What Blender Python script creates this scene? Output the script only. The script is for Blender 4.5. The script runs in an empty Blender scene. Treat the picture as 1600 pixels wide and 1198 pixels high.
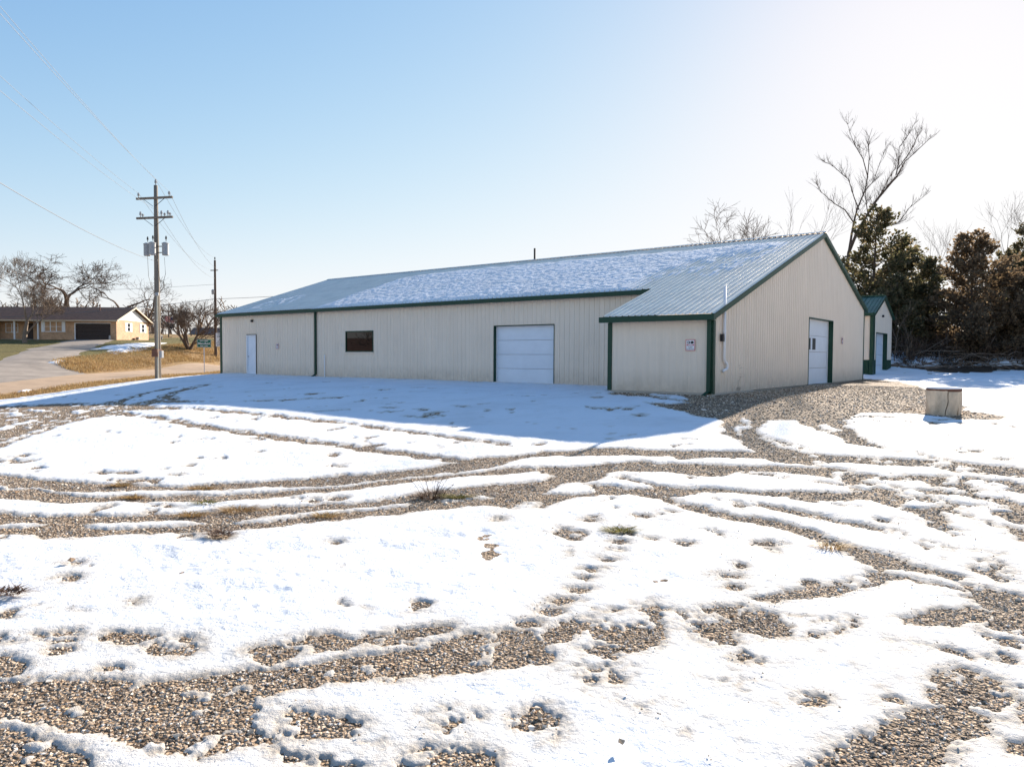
import bpy, bmesh, math, random
import numpy as np
from mathutils import Vector, Matrix
random.seed(7); np.random.seed(7)
SC = bpy.context.scene
COL = SC.collection
R = math.radians

# ------------------------------------------------------------------ camera, sky, sun, exposure
F_PX = 1134.77; HC = 1.106; PITCH = 0.0361; ROLL = -0.0051
cam = bpy.data.cameras.new('camera'); camo = bpy.data.objects.new('camera', cam); COL.objects.link(camo)
cam.sensor_fit = 'HORIZONTAL'; cam.sensor_width = 36.0; cam.lens = 36.0 * F_PX / 1600.0
cam.clip_start = 0.05; cam.clip_end = 3000
camo.location = (0, 0, HC)
camo.rotation_euler = (Matrix.Rotation(R(90) - PITCH, 4, 'X') @ Matrix.Rotation(-ROLL, 4, 'Z')).to_euler()
SC.camera = camo

SUN_AZ = R(31.5); SUN_EL = R(21.0)          # azimuth clockwise from +Y
W = bpy.data.worlds.new('World'); SC.world = W; W.use_nodes = True
nt = W.node_tree; nt.nodes.clear()
out = nt.nodes.new('ShaderNodeOutputWorld'); bg = nt.nodes.new('ShaderNodeBackground')
sky = nt.nodes.new('ShaderNodeTexSky'); sky.sky_type = 'NISHITA'; sky.sun_disc = False
sky.sun_elevation = SUN_EL; sky.sun_rotation = SUN_AZ
sky.altitude = 300; sky.air_density = 1.0; sky.dust_density = 0.25; sky.ozone_density = 3.0
bg.inputs['Strength'].default_value = 0.0765
# soft shoulder on the sky's brightness: c -> 1 - exp(-k c^p)
sep = nt.nodes.new('ShaderNodeSeparateColor'); com = nt.nodes.new('ShaderNodeCombineColor'); nt.links.new(sky.outputs[0], sep.inputs[0])
for i_, (k_, p_) in enumerate(((2.3, 1.4), (1.8, 1.2), (1.95, 1.0))):
    m0 = nt.nodes.new('ShaderNodeMath'); m0.operation = 'POWER'; m0.inputs[1].default_value = p_
    m1 = nt.nodes.new('ShaderNodeMath'); m1.operation = 'MULTIPLY'; m1.inputs[1].default_value = -k_ * .2108 ** p_
    m2 = nt.nodes.new('ShaderNodeMath'); m2.operation = 'EXPONENT'
    m3 = nt.nodes.new('ShaderNodeMath'); m3.operation = 'MULTIPLY_ADD'; m3.inputs[1].default_value = -4.743; m3.inputs[2].default_value = 4.743
    nt.links.new(sep.outputs[i_], m0.inputs[0]); nt.links.new(m0.outputs[0], m1.inputs[0]); nt.links.new(m1.outputs[0], m2.inputs[0]); nt.links.new(m2.outputs[0], m3.inputs[0]); nt.links.new(m3.outputs[0], com.inputs[i_])
nt.links.new(com.outputs[0], bg.inputs[0]); nt.links.new(bg.outputs[0], out.inputs[0])
sun = bpy.data.lights.new('sun', 'SUN'); suno = bpy.data.objects.new('sun', sun); COL.objects.link(suno)
sun.energy = 4.5; sun.angle = R(0.5); sun.color = (1.0, 0.90, 0.77)
sd = Vector((math.sin(SUN_AZ) * math.cos(SUN_EL), math.cos(SUN_AZ) * math.cos(SUN_EL), math.sin(SUN_EL)))
suno.rotation_euler = sd.to_track_quat('Z', 'Y').to_euler(); suno.location = (30, 40, 40)
vs = SC.view_settings; vs.view_transform = 'Standard'; vs.look = 'None'; vs.gamma = 1; vs.use_curve_mapping = False
vs.exposure = 1.50

# ------------------------------------------------------------------ helpers
def mat(name, col, rough=0.8, metal=0.0, var=0.0, vscale=4.0, bump=0.0, bscale=30.0, spec=0.4, col2=None, stretch=None, trans=0):
    m = bpy.data.materials.new(name); m.use_nodes = True; n = m.node_tree; b = n.nodes['Principled BSDF']
    b.inputs['Roughness'].default_value = rough; b.inputs['Metallic'].default_value = metal
    b.inputs['Specular IOR Level'].default_value = spec
    c = (*col, 1)
    b.inputs['Base Color'].default_value = c
    tc = n.nodes.new('ShaderNodeTexCoord'); src = tc.outputs['Object']
    if stretch:
        mp = n.nodes.new('ShaderNodeMapping'); mp.inputs['Scale'].default_value = stretch
        n.links.new(src, mp.inputs[0]); src = mp.outputs[0]
    if var or col2:
        no = n.nodes.new('ShaderNodeTexNoise'); no.inputs['Scale'].default_value = vscale; no.inputs['Detail'].default_value = 8; no.inputs['Roughness'].default_value = .65
        n.links.new(src, no.inputs['Vector'])
        mr = n.nodes.new('ShaderNodeMapRange'); mr.inputs[1].default_value = .3; mr.inputs[2].default_value = .7
        n.links.new(no.outputs[0], mr.inputs[0])
        mx = n.nodes.new('ShaderNodeMix'); mx.data_type = 'RGBA'
        n.links.new(mr.outputs[0], mx.inputs[0])
        a = col2 if col2 else tuple(x * (1 - var) for x in col)
        bcol = col if col2 else tuple(min(1, x * (1 + var)) for x in col)
        mx.inputs[6].default_value = (*a, 1); mx.inputs[7].default_value = (*bcol, 1)
        n.links.new(mx.outputs[2], b.inputs['Base Color'])
    if bump:
        n2 = n.nodes.new('ShaderNodeTexNoise'); n2.inputs['Scale'].default_value = bscale; n2.inputs['Detail'].default_value = 4
        n.links.new(src, n2.inputs['Vector'])
        bp = n.nodes.new('ShaderNodeBump'); bp.inputs['Strength'].default_value = bump; bp.inputs['Distance'].default_value = .02
        n.links.new(n2.outputs[0], bp.inputs['Height']); n.links.new(bp.outputs[0], b.inputs['Normal'])
    return m

def tag(o, label=None, cat=None, group=None, kind=None):
    if label: o['label'] = label
    if cat: o['category'] = cat
    if group: o['group'] = group
    if kind: o['kind'] = kind
    return o

def empty(name, loc=(0, 0, 0), rz=0, label=None, cat=None, group=None):
    o = bpy.data.objects.new(name, None); COL.objects.link(o); o.location = loc; o.rotation_euler = (0, 0, rz); o.empty_display_size = .2
    return tag(o, label, cat, group)

def link(name, me, m=None, parent=None, loc=None):
    o = bpy.data.objects.new(name, me); COL.objects.link(o)
    if m is not None and not me.materials: me.materials.append(m)
    if parent: o.parent = parent
    if loc is not None: o.location = loc
    return o

class MB:
    def __init__(s): s.v = []; s.f = []; s.smooth = False
    def quad(s, a, b, c, d):
        k = len(s.v); s.v += [a, b, c, d]; s.f.append((k, k + 1, k + 2, k + 3))
    def tri(s, a, b, c):
        k = len(s.v); s.v += [a, b, c]; s.f.append((k, k + 1, k + 2))
    def poly(s, pts):
        k = len(s.v); s.v += list(pts); s.f.append(tuple(range(k, k + len(pts)))); return s
    def box(s, x0, x1, y0, y1, z0, z1, bev=0):
        k = len(s.v)
        s.v += [(x, y, z) for z in (z0, z1) for y in (y0, y1) for x in (x0, x1)]
        s.f += [tuple(k + i for i in q) for q in ((0, 2, 3, 1), (4, 5, 7, 6), (0, 1, 5, 4), (2, 6, 7, 3), (0, 4, 6, 2), (1, 3, 7, 5))]
        return s
    def prism(s, pts, d):
        """pts: planar 3D polygon, extruded by vector d"""
        k = len(s.v); n = len(pts)
        s.v += [tuple(p) for p in pts] + [tuple(p[i] + d[i] for i in range(3)) for p in pts]
        s.f.append(tuple(k + i for i in range(n))[::-1]); s.f.append(tuple(k + n + i for i in range(n)))
        for i in range(n):
            j = (i + 1) % n; s.f.append((k + i, k + j, k + n + j, k + n + i))
        return s
    def tube(s, pts, rad, sides=6, cap=True):
        pts = [Vector(p) for p in pts]
        if not hasattr(rad, '__len__'): rad = [rad] * len(pts)
        k = len(s.v); n = len(pts)
        up = Vector((0, 0, 1)) if abs((pts[-1] - pts[0]).normalized().z) < .9 else Vector((1, 0, 0))
        for i, p in enumerate(pts):
            t = (pts[min(i + 1, n - 1)] - pts[max(i - 1, 0)])
            t = t.normalized() if t.length > 1e-9 else Vector((0, 0, 1))
            a = t.cross(up)
            if a.length < 1e-4: a = t.cross(Vector((0, 1, 0)))
            a.normalize(); b = t.cross(a)
            for j in range(sides):
                q = 2 * math.pi * j / sides
                s.v.append(tuple(p + (a * math.cos(q) + b * math.sin(q)) * rad[i]))
        for i in range(n - 1):
            for j in range(sides):
                j2 = (j + 1) % sides
                s.f.append((k + i * sides + j, k + i * sides + j2, k + (i + 1) * sides + j2, k + (i + 1) * sides + j))
        if cap:
            s.f.append(tuple(k + j for j in range(sides))[::-1]); s.f.append(tuple(k + (n - 1) * sides + j for j in range(sides)))
        return s
    def lathe(s, prof, c=(0, 0, 0), seg=16):
        k = len(s.v); n = len(prof)
        for (r, z) in prof:
            for j in range(seg):
                q = 2 * math.pi * j / seg; s.v.append((c[0] + r * math.cos(q), c[1] + r * math.sin(q), c[2] + z))
        for i in range(n - 1):
            for j in range(seg):
                j2 = (j + 1) % seg
                s.f.append((k + i * seg + j, k + i * seg + j2, k + (i + 1) * seg + j2, k + (i + 1) * seg + j))
        s.f.append(tuple(k + j for j in range(seg))[::-1]); s.f.append(tuple(k + (n - 1) * seg + j for j in range(seg)))
        return s
    def mesh(s, name, smooth=False):
        me = bpy.data.meshes.new(name); me.from_pydata([tuple(v) for v in s.v], [], s.f); me.update()
        if smooth or s.smooth: me.polygons.foreach_set('use_smooth', [True] * len(me.polygons))
        return me
    def build(s, name, m, parent=None, loc=None, smooth=False, bevel=0):
        o = link(name, s.mesh(name, smooth), m, parent, loc)
        if bevel:
            b = o.modifiers.new('bevel', 'BEVEL'); b.width = bevel; b.segments = 2; b.limit_method = 'ANGLE'
        return o

def np_mesh(name, V, Fc, m, smooth=True, attrs=None):
    """V (n,3); Fc (k,3 or 4) numpy"""
    me = bpy.data.meshes.new(name); n = len(V); k, q = Fc.shape
    me.vertices.add(n); me.vertices.foreach_set('co', np.ascontiguousarray(V, np.float32).ravel())
    me.loops.add(k * q); me.loops.foreach_set('vertex_index', np.ascontiguousarray(Fc, np.int32).ravel())
    me.polygons.add(k); me.polygons.foreach_set('loop_start', np.arange(0, k * q, q, dtype=np.int32))
    me.polygons.foreach_set('loop_total', np.full(k, q, np.int32))
    me.update(calc_edges=True)
    me.polygons.foreach_set('use_smooth', np.full(k, smooth))
    if attrs:
        for nm, a in attrs.items():
            at = me.attributes.new(nm, 'FLOAT', 'POINT'); at.data.foreach_set('value', np.ascontiguousarray(a, np.float32))
    me.materials.append(m)
    return me

_LAT = np.random.RandomState(3).rand(256, 256).astype(np.float32)
def vnoise(x, y, seed=0):
    x = x + seed * 17.37; y = y + seed * 9.13
    xi = np.floor(x).astype(np.int64); yi = np.floor(y).astype(np.int64)
    fx = (x - xi); fy = (y - yi); fx = fx * fx * (3 - 2 * fx); fy = fy * fy * (3 - 2 * fy)
    a = _LAT[xi & 255, yi & 255]; b = _LAT[(xi + 1) & 255, yi & 255]; c = _LAT[xi & 255, (yi + 1) & 255]; d = _LAT[(xi + 1) & 255, (yi + 1) & 255]
    return (a * (1 - fx) + b * fx) * (1 - fy) + (c * (1 - fx) + d * fx) * fy
def fbm(x, y, sc, octv=4, seed=0, gain=.5):
    o = 0; amp = 1; tot = 0
    for i in range(octv):
        o = o + amp * vnoise(x * sc, y * sc, seed + i * 5); tot += amp; amp *= gain; sc *= 2.03
    return o / tot

# ------------------------------------------------------------------ terrain height
CA = np.array([-0.79358, 0.60846]); CB = np.array([0.60846, 0.79358]); C0 = np.array([5.967, 21.648])
def ab(a,b): return tuple(C0+a*CA+b*CB)
CP=[]
for a in (0,4,9,15,21,27,32.6):
    CP.append((*ab(a,3.4),0.0)); CP.append((*ab(a,12),0.03)); CP.append((*ab(a,20.5),0.05))
CP+=[(*ab(0,-.2),-.02),(*ab(3.5,-.2),-.03),(*ab(-.3,8),0),(*ab(-.3,15),0),(*ab(33,3.5),-.05)]
CP+=[(-9.2,22.6,-.65),(-4,18.9,-.68),(1.5,14.5,-.66),(-20.9,29.7,-1.18),(-20.4,40,-.45),(-22.5,36.6,-.96),(-23.4,35.1,-1.19),
(0,3,-1.12),(-5,5,-1.14),(5,5,-1.05),(0,-5,-1.3),(0,9,-.96),(-10,12,-1.05),(-20,16,-1.5),(-15,22,-1.05),(10,8,-.72),(11,13,-.36),(6.5,12,-.55),
(5.8,18.3,-.28),(8,20.5,-.14),(11,24,-.08),(11,17.5,-.2),(16,20,-.15),(20,27,-.05),(25,40,.12),(35,40,.15),(21.3,43,.15),(30,25,-.1),
(28,46,.3),(40,47,.35),(30,56,2.3),(42,57,2.6),(22,57,1.8),(35,68,3.2),(10,55,.6),(60,45,.8),
(-21.5,43.9,-.33),(-24.2,57,-.4),(-28.9,42,-1.2),(-28.7,46.5,-.92),(-28,52,-.7),(-28.2,58,-.58),(-27.5,68,-.4),(-26.5,80,-.12),(-35,42,-1.05),(-34.5,49,-.82),(-34.5,56,-.52),(-34.5,64,-.4),(-34.4,70,-.26),(-34.3,85,-.05),(-33.5,95,.15),(-29,30,-1.6),(-36,28,-1.6),
(-39,90,1.9),(-39,79.6,1.3),(-39,65,.45),(-39,52,-.3),(-44,62,.5),(-39,100,2.6),(-55,82,2.2),(-49.5,91,3.0),(-57,91,3.0),(-68,91,3.0),(-50,100,3.1),(-63,130,4.8),(-55,130,4.6),(-40,120,4.2),(-90,100,3.5),(-45,50,-.1),(-55,60,.6),
(-15,60,0),(-10,90,1.0),(30,120,3.5),(-60,30,-2),(-60,-20,-2.5),(40,0,-.5),(60,120,4)]
for t in range(0,360,30):
    CP.append((450*np.cos(np.radians(t)),450*np.sin(np.radians(t)), 6.0 if 10<t<170 else -3))
CP=np.array(CP,float)
def _k(r2): return np.where(r2>1e-9,0.5*r2*np.log(np.maximum(r2,1e-9)),0.0)
def _solve(cp,lam):
    P=cp[:,:2]/50.;n=len(P)
    K=_k(((P[:,None]-P[None])**2).sum(-1))+lam*np.eye(n)
    Q=np.c_[np.ones(n),P]
    M=np.block([[K,Q],[Q.T,np.zeros((3,3))]])
    return P,np.linalg.solve(M,np.r_[cp[:,2],0,0,0])
_P,_W=_solve(CP,2e-4)
def H(x,y):
    x=np.asarray(x,float)/50.;y=np.asarray(y,float)/50.
    out=_W[-3]+_W[-2]*x+_W[-1]*y
    for (px,py),w in zip(_P,_W): out=out+w*_k((x-px)**2+(y-py)**2)
    return out

FEAT=[
('G',0.25,[(-23.7,31.2),(-26.17,34.46),(-23.72,33.58),(-20.53,31.85),(-18.06,30.53),(-16.55,28.96),(-16.54,30.52),(-16.89,32.94),(-16.82,35.43),(-16.39,35.39),(-16.6,33.6),(-15.97,30.55),(-15.21,28.24),(-14.3,27.22),(-14.6,28.45),(-14.58,29.55),(-15.31,32.25),(-15.66,35.15),(-14.98,36.13),(-14.82,34.0),(-14.63,32.13),(-14.14,30.17),(-12.81,27.89),(-10.62,26.2),(-11.77,26.39),(-13.5,27.3),(-13.26,26.35),(-12.21,25.12),(-14.28,25.86)]),
('G',0.3,[(-9.46,25.83),(-8.16,25.66),(-6.11,25.65),(-6.02,25.24),(-8.02,25.23),(-9.3,25.37)]),
('G',0.3,[(-8.38,25.64),(-7.2,25.49),(-5.86,26.04),(-5.78,25.68),(-7.1,25.14),(-8.26,25.28)]),
('G',0.2,[(-3.54,21.92),(-3.56,21.81),(-3.72,21.81),(-3.88,21.91),(-4.02,22.03),(-4.06,22.17),(-3.94,22.22),(-3.79,22.2),(-3.64,22.06)]),
('G',0.2,[(-2.37,21.17),(-2.43,21.1),(-2.57,21.08),(-2.74,21.17),(-2.82,21.31),(-2.85,21.43),(-2.77,21.48),(-2.61,21.41),(-2.46,21.32)]),
('G',0.2,[(-1.89,20.44),(-1.91,20.35),(-2.04,20.36),(-2.19,20.45),(-2.32,20.58),(-2.31,20.68),(-2.21,20.7),(-2.06,20.66),(-1.94,20.57)]),
('G',0.2,[(-1.28,21.51),(-1.33,21.42),(-1.48,21.42),(-1.65,21.52),(-1.76,21.68),(-1.75,21.79),(-1.65,21.85),(-1.5,21.77),(-1.35,21.64)]),
('G',0.2,[(-7.15,27.3),(-7.19,27.14),(-7.38,27.14),(-7.62,27.29),(-7.8,27.54),(-7.84,27.74),(-7.79,27.88),(-7.54,27.78),(-7.28,27.54)]),
('G',0.2,[(-2.63,19.9),(-2.63,19.81),(-2.77,19.83),(-2.93,19.89),(-3.04,20.02),(-3.05,20.11),(-2.95,20.16),(-2.81,20.13),(-2.68,20.02)]),
('G',0.2,[(-4.67,27.89),(-4.69,27.67),(-4.88,27.65),(-5.09,27.82),(-5.3,28.07),(-5.3,28.31),(-5.23,28.44),(-5.01,28.41),(-4.81,28.15)]),
('G',0.18,[(-25.55,32.87),(-22.43,31.75),(-19.79,30.29),(-12.79,25.85),(-9.12,22.95),(-6.44,20.83),(-4.04,19.04),(-1.46,16.43),(-0.01,15.0),(-0.01,14.62),(-1.43,16.06),(-3.94,18.57),(-6.28,20.29),(-8.84,22.23),(-10.51,23.79),(-13.47,25.0),(-12.75,24.06),(-8.58,19.8),(-6.35,17.93),(-4.3,16.2),(-2.64,14.88),(-1.21,13.63),(-0.47,13.16),(-0.92,12.88),(-2.54,14.32),(-4.13,15.53),(-6.09,17.21),(-8.24,19.01),(-10.6,21.41),(-12.44,23.07),(-13.12,22.85),(-13.4,21.97),(-12.81,19.84),(-12.19,17.88),(-11.71,16.53),(-11.41,14.97),(-11.28,13.83)]),
('S',0.2,[(-14.94,20.11),(-15.41,21.78),(-15.69,23.98),(-15.12,23.21),(-14.67,20.74)]),
('S',0.2,[(-12.11,16.48),(-12.54,17.71),(-13.31,20.07),(-13.47,21.45),(-12.86,19.38),(-12.15,17.16)]),
('S',0,[(-17.67,26.35),(-17.36,25.77),(-17.53,25.7),(-18.1,26.16),(-18.75,26.86),(-19.27,27.55),(-19.21,27.8),(-18.92,27.73),(-18.24,27.04)]),
('S',0,[(-14.98,25.4),(-14.71,24.86),(-14.85,24.85),(-15.09,25.01),(-15.49,25.53),(-15.87,26.13),(-16.06,26.61),(-15.8,26.45),(-15.41,26.02)]),
('S',0,[(-14.25,26.03),(-14.23,25.85),(-14.47,25.9),(-14.83,26.16),(-15.17,26.5),(-15.3,26.79),(-15.3,26.98),(-14.97,26.8),(-14.54,26.4)]),
('S',0,[(-17.5,27.17),(-17.39,26.91),(-17.52,26.87),(-17.97,27.24),(-18.4,27.66),(-18.53,27.95),(-18.57,28.15),(-18.25,28.01),(-17.77,27.56)]),
('G',0,[(-10.01,13.13),(-8.97,12.64),(-8.15,12.24),(-7.419,11.945),(-6.143,11.534),(-5.327,11.429),(-4.636,11.602),(-4.138,11.648),(-3.683,11.85),(-3.2,12.03),(-2.6,12.19),(-1.99,12.43),(-1.37,12.78),(-0.97,13.19),(-0.67,13.65),(-0.01,13.63),(0.61,13.96),(1.23,13.94),(1.66,14.25),(2.44,13.81),(3.0,13.57),(4.11,13.3),(4.52,13.11),(4.92,12.37),(4.926,11.983),(4.28,12.11),(3.34,12.59),(2.31,13.12),(1.9,13.29),(1.18,13.41),(0.83,13.5),(0.35,13.42),(-0.01,13.06),(-0.34,12.59),(-1.09,12.17),(-1.591,11.91),(-2.082,11.7),(-3.021,11.33),(-3.997,11.248),(-4.729,11.091),(-5.451,11.16),(-5.921,11.113),(-6.939,11.166),(-7.352,11.299),(-8.319,11.719),(-9.21,12.07)]),
('G',0,[(-9.031,11.835),(-8.169,11.506),(-7.47,11.219),(-6.808,10.952),(-6.083,10.735),(-5.727,10.745),(-5.25,10.745),(-4.544,10.766),(-3.85,10.83),(-2.971,11.139),(-2.434,11.403),(-2.064,11.598),(-1.574,11.78),(-1.07,11.985),(-0.44,12.33),(-0.01,12.53),(0.33,12.58),(0.53,12.2),(-0.008,11.987),(-0.273,11.982),(-0.931,11.834),(-1.534,11.478),(-2.004,11.256),(-2.887,10.82),(-3.728,10.483),(-4.383,10.381),(-5.084,10.401),(-5.764,10.38),(-6.418,10.319),(-6.896,10.52),(-7.547,10.623),(-8.298,10.868)]),
('G',0,[(-7.54,9.865),(-6.901,9.704),(-6.255,9.533),(-5.811,9.498),(-5.641,9.568),(-5.101,9.56),(-4.588,9.588),(-4.093,9.687),(-3.944,9.852),(-3.519,9.89),(-3.103,9.964),(-2.691,10.076),(-2.168,10.141),(-1.836,10.301),(-1.51,10.586),(-1.346,10.776),(-0.971,10.858),(-0.496,11.011),(-0.255,11.155),(-0.008,11.207),(0.495,11.355),(0.669,11.758),(0.43,12.22),(0.55,12.53),(0.88,12.46),(1.43,12.45),(1.81,12.64),(2.25,12.77),(2.45,12.6),(3.0,12.34),(3.953,11.926),(4.746,11.668),(5.151,11.42),(4.842,10.947),(4.282,11.395),(3.659,11.595),(3.224,11.223),(2.906,11.34),(2.485,11.726),(1.848,11.973),(1.551,11.732),(1.31,11.44),(1.117,11.336),(1.031,11.168),(1.259,10.993),(1.718,10.698),(2.066,10.635),(2.206,10.86),(2.795,10.54),(3.43,10.341),(4.458,10.073),(5.062,9.857),(5.091,9.582),(4.287,9.684),(3.547,10.021),(3.158,10.201),(2.726,10.279),(2.516,10.164),(2.231,10.1),(2.262,9.843),(1.986,9.993),(1.706,10.339),(1.369,10.355),(0.903,10.272),(0.521,9.952),(0.421,9.683),(-0.009,9.682),(-0.21,9.863),(-0.343,9.914),(-0.664,9.842),(-0.985,9.734),(-1.285,9.59),(-1.47,9.405),(-1.676,9.39),(-2.057,9.228),(-2.433,9.1),(-3.154,8.851),(-3.506,8.745),(-4.218,8.611),(-4.767,8.566),(-5.259,8.438),(-5.456,8.451),(-5.668,8.628),(-6.148,8.635),(-6.703,8.76)]),
('S',0,[(-7.084,9.263),(-6.491,9.122),(-6.326,9.202),(-5.895,9.077),(-6.07,8.883),(-6.358,8.933),(-6.888,9.004)]),
('S',0,[(-5.354,9.007),(-5.379,9.161),(-4.71,9.205),(-4.017,9.249),(-3.75,9.198),(-4.184,8.953),(-4.723,8.844),(-5.215,8.879)]),
('S',0,[(-3.557,9.121),(-3.327,9.342),(-2.602,9.741),(-1.785,10.01),(-1.398,10.102),(-1.417,9.919),(-1.749,9.807),(-2.537,9.495),(-3.107,9.182)]),
('S',0,[(-1.04,10.293),(-0.927,10.358),(-0.758,10.184),(-0.972,10.057)]),
('S',0,[(-0.748,10.298),(-0.457,10.54),(-0.292,10.32),(-0.581,10.24)]),
('S',0,[(0.411,10.501),(0.586,10.805),(0.784,11.166),(1.04,11.257),(1.276,10.733),(1.207,10.539),(0.92,10.465),(0.566,10.439)]),
('S',0,[(2.84,12.38),(3.05,12.79),(3.66,12.74),(4.51,12.38),(4.78,12.02),(5.157,11.663),(4.652,11.693),(3.99,12.02),(3.24,12.22)]),
('S',0,[(1.9,13.29),(2.33,13.18),(2.87,13.02),(3.11,12.59),(2.53,12.46),(2.16,12.91)]),
('S',0,[(-0.01,12.94),(0.35,13.42),(0.83,13.5),(1.4,13.29),(1.81,12.64),(1.43,12.45),(0.87,12.4),(0.1,12.62)]),
('G',0.35,[(3.655,11.584),(4.183,11.13),(4.686,10.593),(5.173,10.076),(5.115,9.962),(4.63,10.465),(4.13,10.987),(3.606,11.426)]),
('G',0.2,[(1.9,11.511),(1.619,11.474),(1.964,11.127),(2.206,10.86),(2.189,10.779),(1.949,11.04),(1.606,11.382),(1.884,11.419)]),
('S',0.2,[(-0.094,9.64),(0.169,9.998),(0.438,10.073),(0.384,9.827),(0.248,9.635)]),
('G',0.25,[(4.52,13.11),(5.09,12.81),(5.53,12.52),(6.41,12.08),(7.05,11.723),(7.849,11.089),(8.385,10.526),(7.924,9.944),(7.47,10.551),(6.916,10.856),(6.689,11.119),(6.453,11.4),(5.561,11.866),(4.821,11.853),(4.35,12.31)]),
('G',0.45,[(4.773,11.866),(5.098,11.529),(5.695,11.197),(6.18,10.914),(6.628,10.7),(7.321,10.338),(7.799,9.785),(7.272,9.118),(6.844,9.659),(6.401,9.903),(6.45,9.395),(6.37,9.1),(6.452,8.664),(6.591,8.257),(6.334,7.932),(5.969,8.414),(5.604,8.782),(5.321,8.963),(5.095,8.451),(5.123,8.079),(4.929,8.054),(4.885,8.478),(4.998,8.953),(4.875,9.33),(4.793,9.665),(4.73,9.987),(4.989,10.157),(4.871,10.485),(4.824,10.907)]),
('S',0,[(5.181,10.745),(5.614,10.573),(6.202,10.008),(6.242,9.524),(6.187,9.128),(5.658,9.393),(5.267,9.752),(5.287,10.211)]),
('S',0,[(5.203,11.651),(5.865,11.634),(6.025,11.353),(6.525,10.845),(5.853,11.027),(5.242,11.397)]),
('G',0.2,[(2.022,10.172),(2.372,9.756),(2.561,9.493),(2.84,9.169),(3.12,8.81),(3.391,8.505),(3.593,8.107),(3.768,7.724),(3.958,7.434),(3.972,7.216),(4.29,6.898),(4.17,6.803),(3.934,7.032),(3.821,7.115),(3.675,7.051),(3.585,7.345),(3.565,7.656),(3.436,7.958),(3.23,8.343),(2.968,8.662),(2.769,8.94),(2.534,9.18),(2.201,9.578),(2.086,9.835)]),
('G',0.3,[(3.543,7.051),(3.764,6.892),(3.982,6.689),(3.954,6.642),(3.719,6.808),(3.499,6.963)]),
('G',0.45,[(3.303,9.695),(3.512,9.447),(4.019,8.723),(4.305,8.448),(4.42,8.172),(4.65,7.823),(4.613,7.761),(4.36,8.06),(4.233,8.304),(3.949,8.57),(3.424,9.21),(3.249,9.537)]),
('G',0.5,[(3.79,9.96),(4.239,9.576),(4.519,9.277),(4.478,9.191),(4.199,9.485),(3.752,9.861)]),
('G',0.4,[(4.52,8.794),(4.697,8.688),(4.594,8.568),(4.464,8.611)]),
('G',0.2,[(4.395,8.36),(4.452,8.205),(4.32,8.053)]),
('G',0.6,[(4.66,7.723),(4.918,7.59),(5.105,7.468),(4.894,7.252),(4.724,6.728),(4.5,6.662),(4.597,7.09),(4.65,7.274),(4.427,7.333)]),
('G',0.4,[(5.715,8.371),(5.84,8.231),(5.947,7.98),(5.72,7.673),(5.568,7.843)]),
('G',0,[(3.47,25.9),(3.11,22.76),(4.22,21.27),(4.97,20.11),(4.41,19.99),(3.78,20.42),(4.12,19.47),(4.49,18.19),(4.81,17.58),(4.91,17.02),(4.71,16.56),(4.48,15.46),(4.43,14.53),(4.49,13.74),(4.51,13.25),(4.4,12.77),(5.11,12.56),(5.11,13.13),(5.01,13.65),(5.08,14.49),(5.29,15.59),(5.57,16.31),(5.92,16.98),(6.64,16.9),(6.5,16.36),(6.43,15.33),(6.47,14.65),(6.37,13.6),(6.53,13.19),(6.71,13.28),(6.86,14.18),(7.04,15.04),(7.53,16.28),(8.43,17.85),(9.19,17.95),(9.88,17.3),(9.99,16.17),(11.01,16.2),(11.54,17.09),(11.26,17.97),(12.17,19.48),(14.03,23.74),(15.25,26.52),(16.93,29.99),(18.58,35.12),(18.79,36.74),(18.64,38.65),(18.38,46.34),(8.71,31.55)]),
('S',0.1,[(4.96,16.28),(5.68,17.62),(5.54,16.86),(4.99,15.31),(4.77,14.93),(4.75,15.38)]),
('S',0.1,[(6.74,15.96),(7.09,16.07),(6.78,15.12),(6.51,14.73),(6.51,15.2)]),
('S',0.1,[(4.24,22.66),(4.97,21.69),(5.18,20.98),(4.88,20.5),(4.31,21.24)]),
('G',0.5,[(6.57,13.47),(6.76,12.75),(7.07,12.39),(7.01,12.29),(6.67,12.58),(6.44,13.21)]),
('G',0.2,[(8.27,17.36),(8.68,17.24),(9.01,17.01),(8.85,16.71),(8.53,16.94),(8.13,17.06)]),
('G',0.2,[(8.95,16.09),(8.86,16.02),(8.78,15.99),(8.7,16.01),(8.7,16.1),(8.76,16.19),(8.84,16.27),(8.92,16.26),(8.95,16.19)]),
('G',0.2,[(9.31,15.74),(9.23,15.67),(9.13,15.63),(9.07,15.67),(9.06,15.76),(9.11,15.85),(9.19,15.89),(9.28,15.89),(9.31,15.84)]),
('G',0.2,[(8.45,16.23),(8.37,16.17),(8.29,16.15),(8.22,16.18),(8.19,16.26),(8.25,16.35),(8.34,16.4),(8.41,16.39),(8.46,16.32)]),
('G',0.2,[(9.74,16.23),(9.67,16.16),(9.57,16.13),(9.5,16.17),(9.49,16.25),(9.55,16.34),(9.65,16.42),(9.72,16.4),(9.76,16.34)]),
('G',0.2,[(9.89,15.59),(9.82,15.51),(9.72,15.48),(9.67,15.52),(9.66,15.6),(9.72,15.68),(9.8,15.75),(9.89,15.73),(9.93,15.69)]),
('G',0.2,[(10.5,15.45),(10.41,15.37),(10.32,15.34),(10.25,15.37),(10.25,15.45),(10.31,15.54),(10.4,15.59),(10.49,15.6),(10.51,15.53)]),
('G',0.2,[(10.51,14.9),(10.43,14.83),(10.35,14.81),(10.29,14.83),(10.29,14.9),(10.34,14.98),(10.42,15.03),(10.51,15.04),(10.56,14.99)]),
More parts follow.
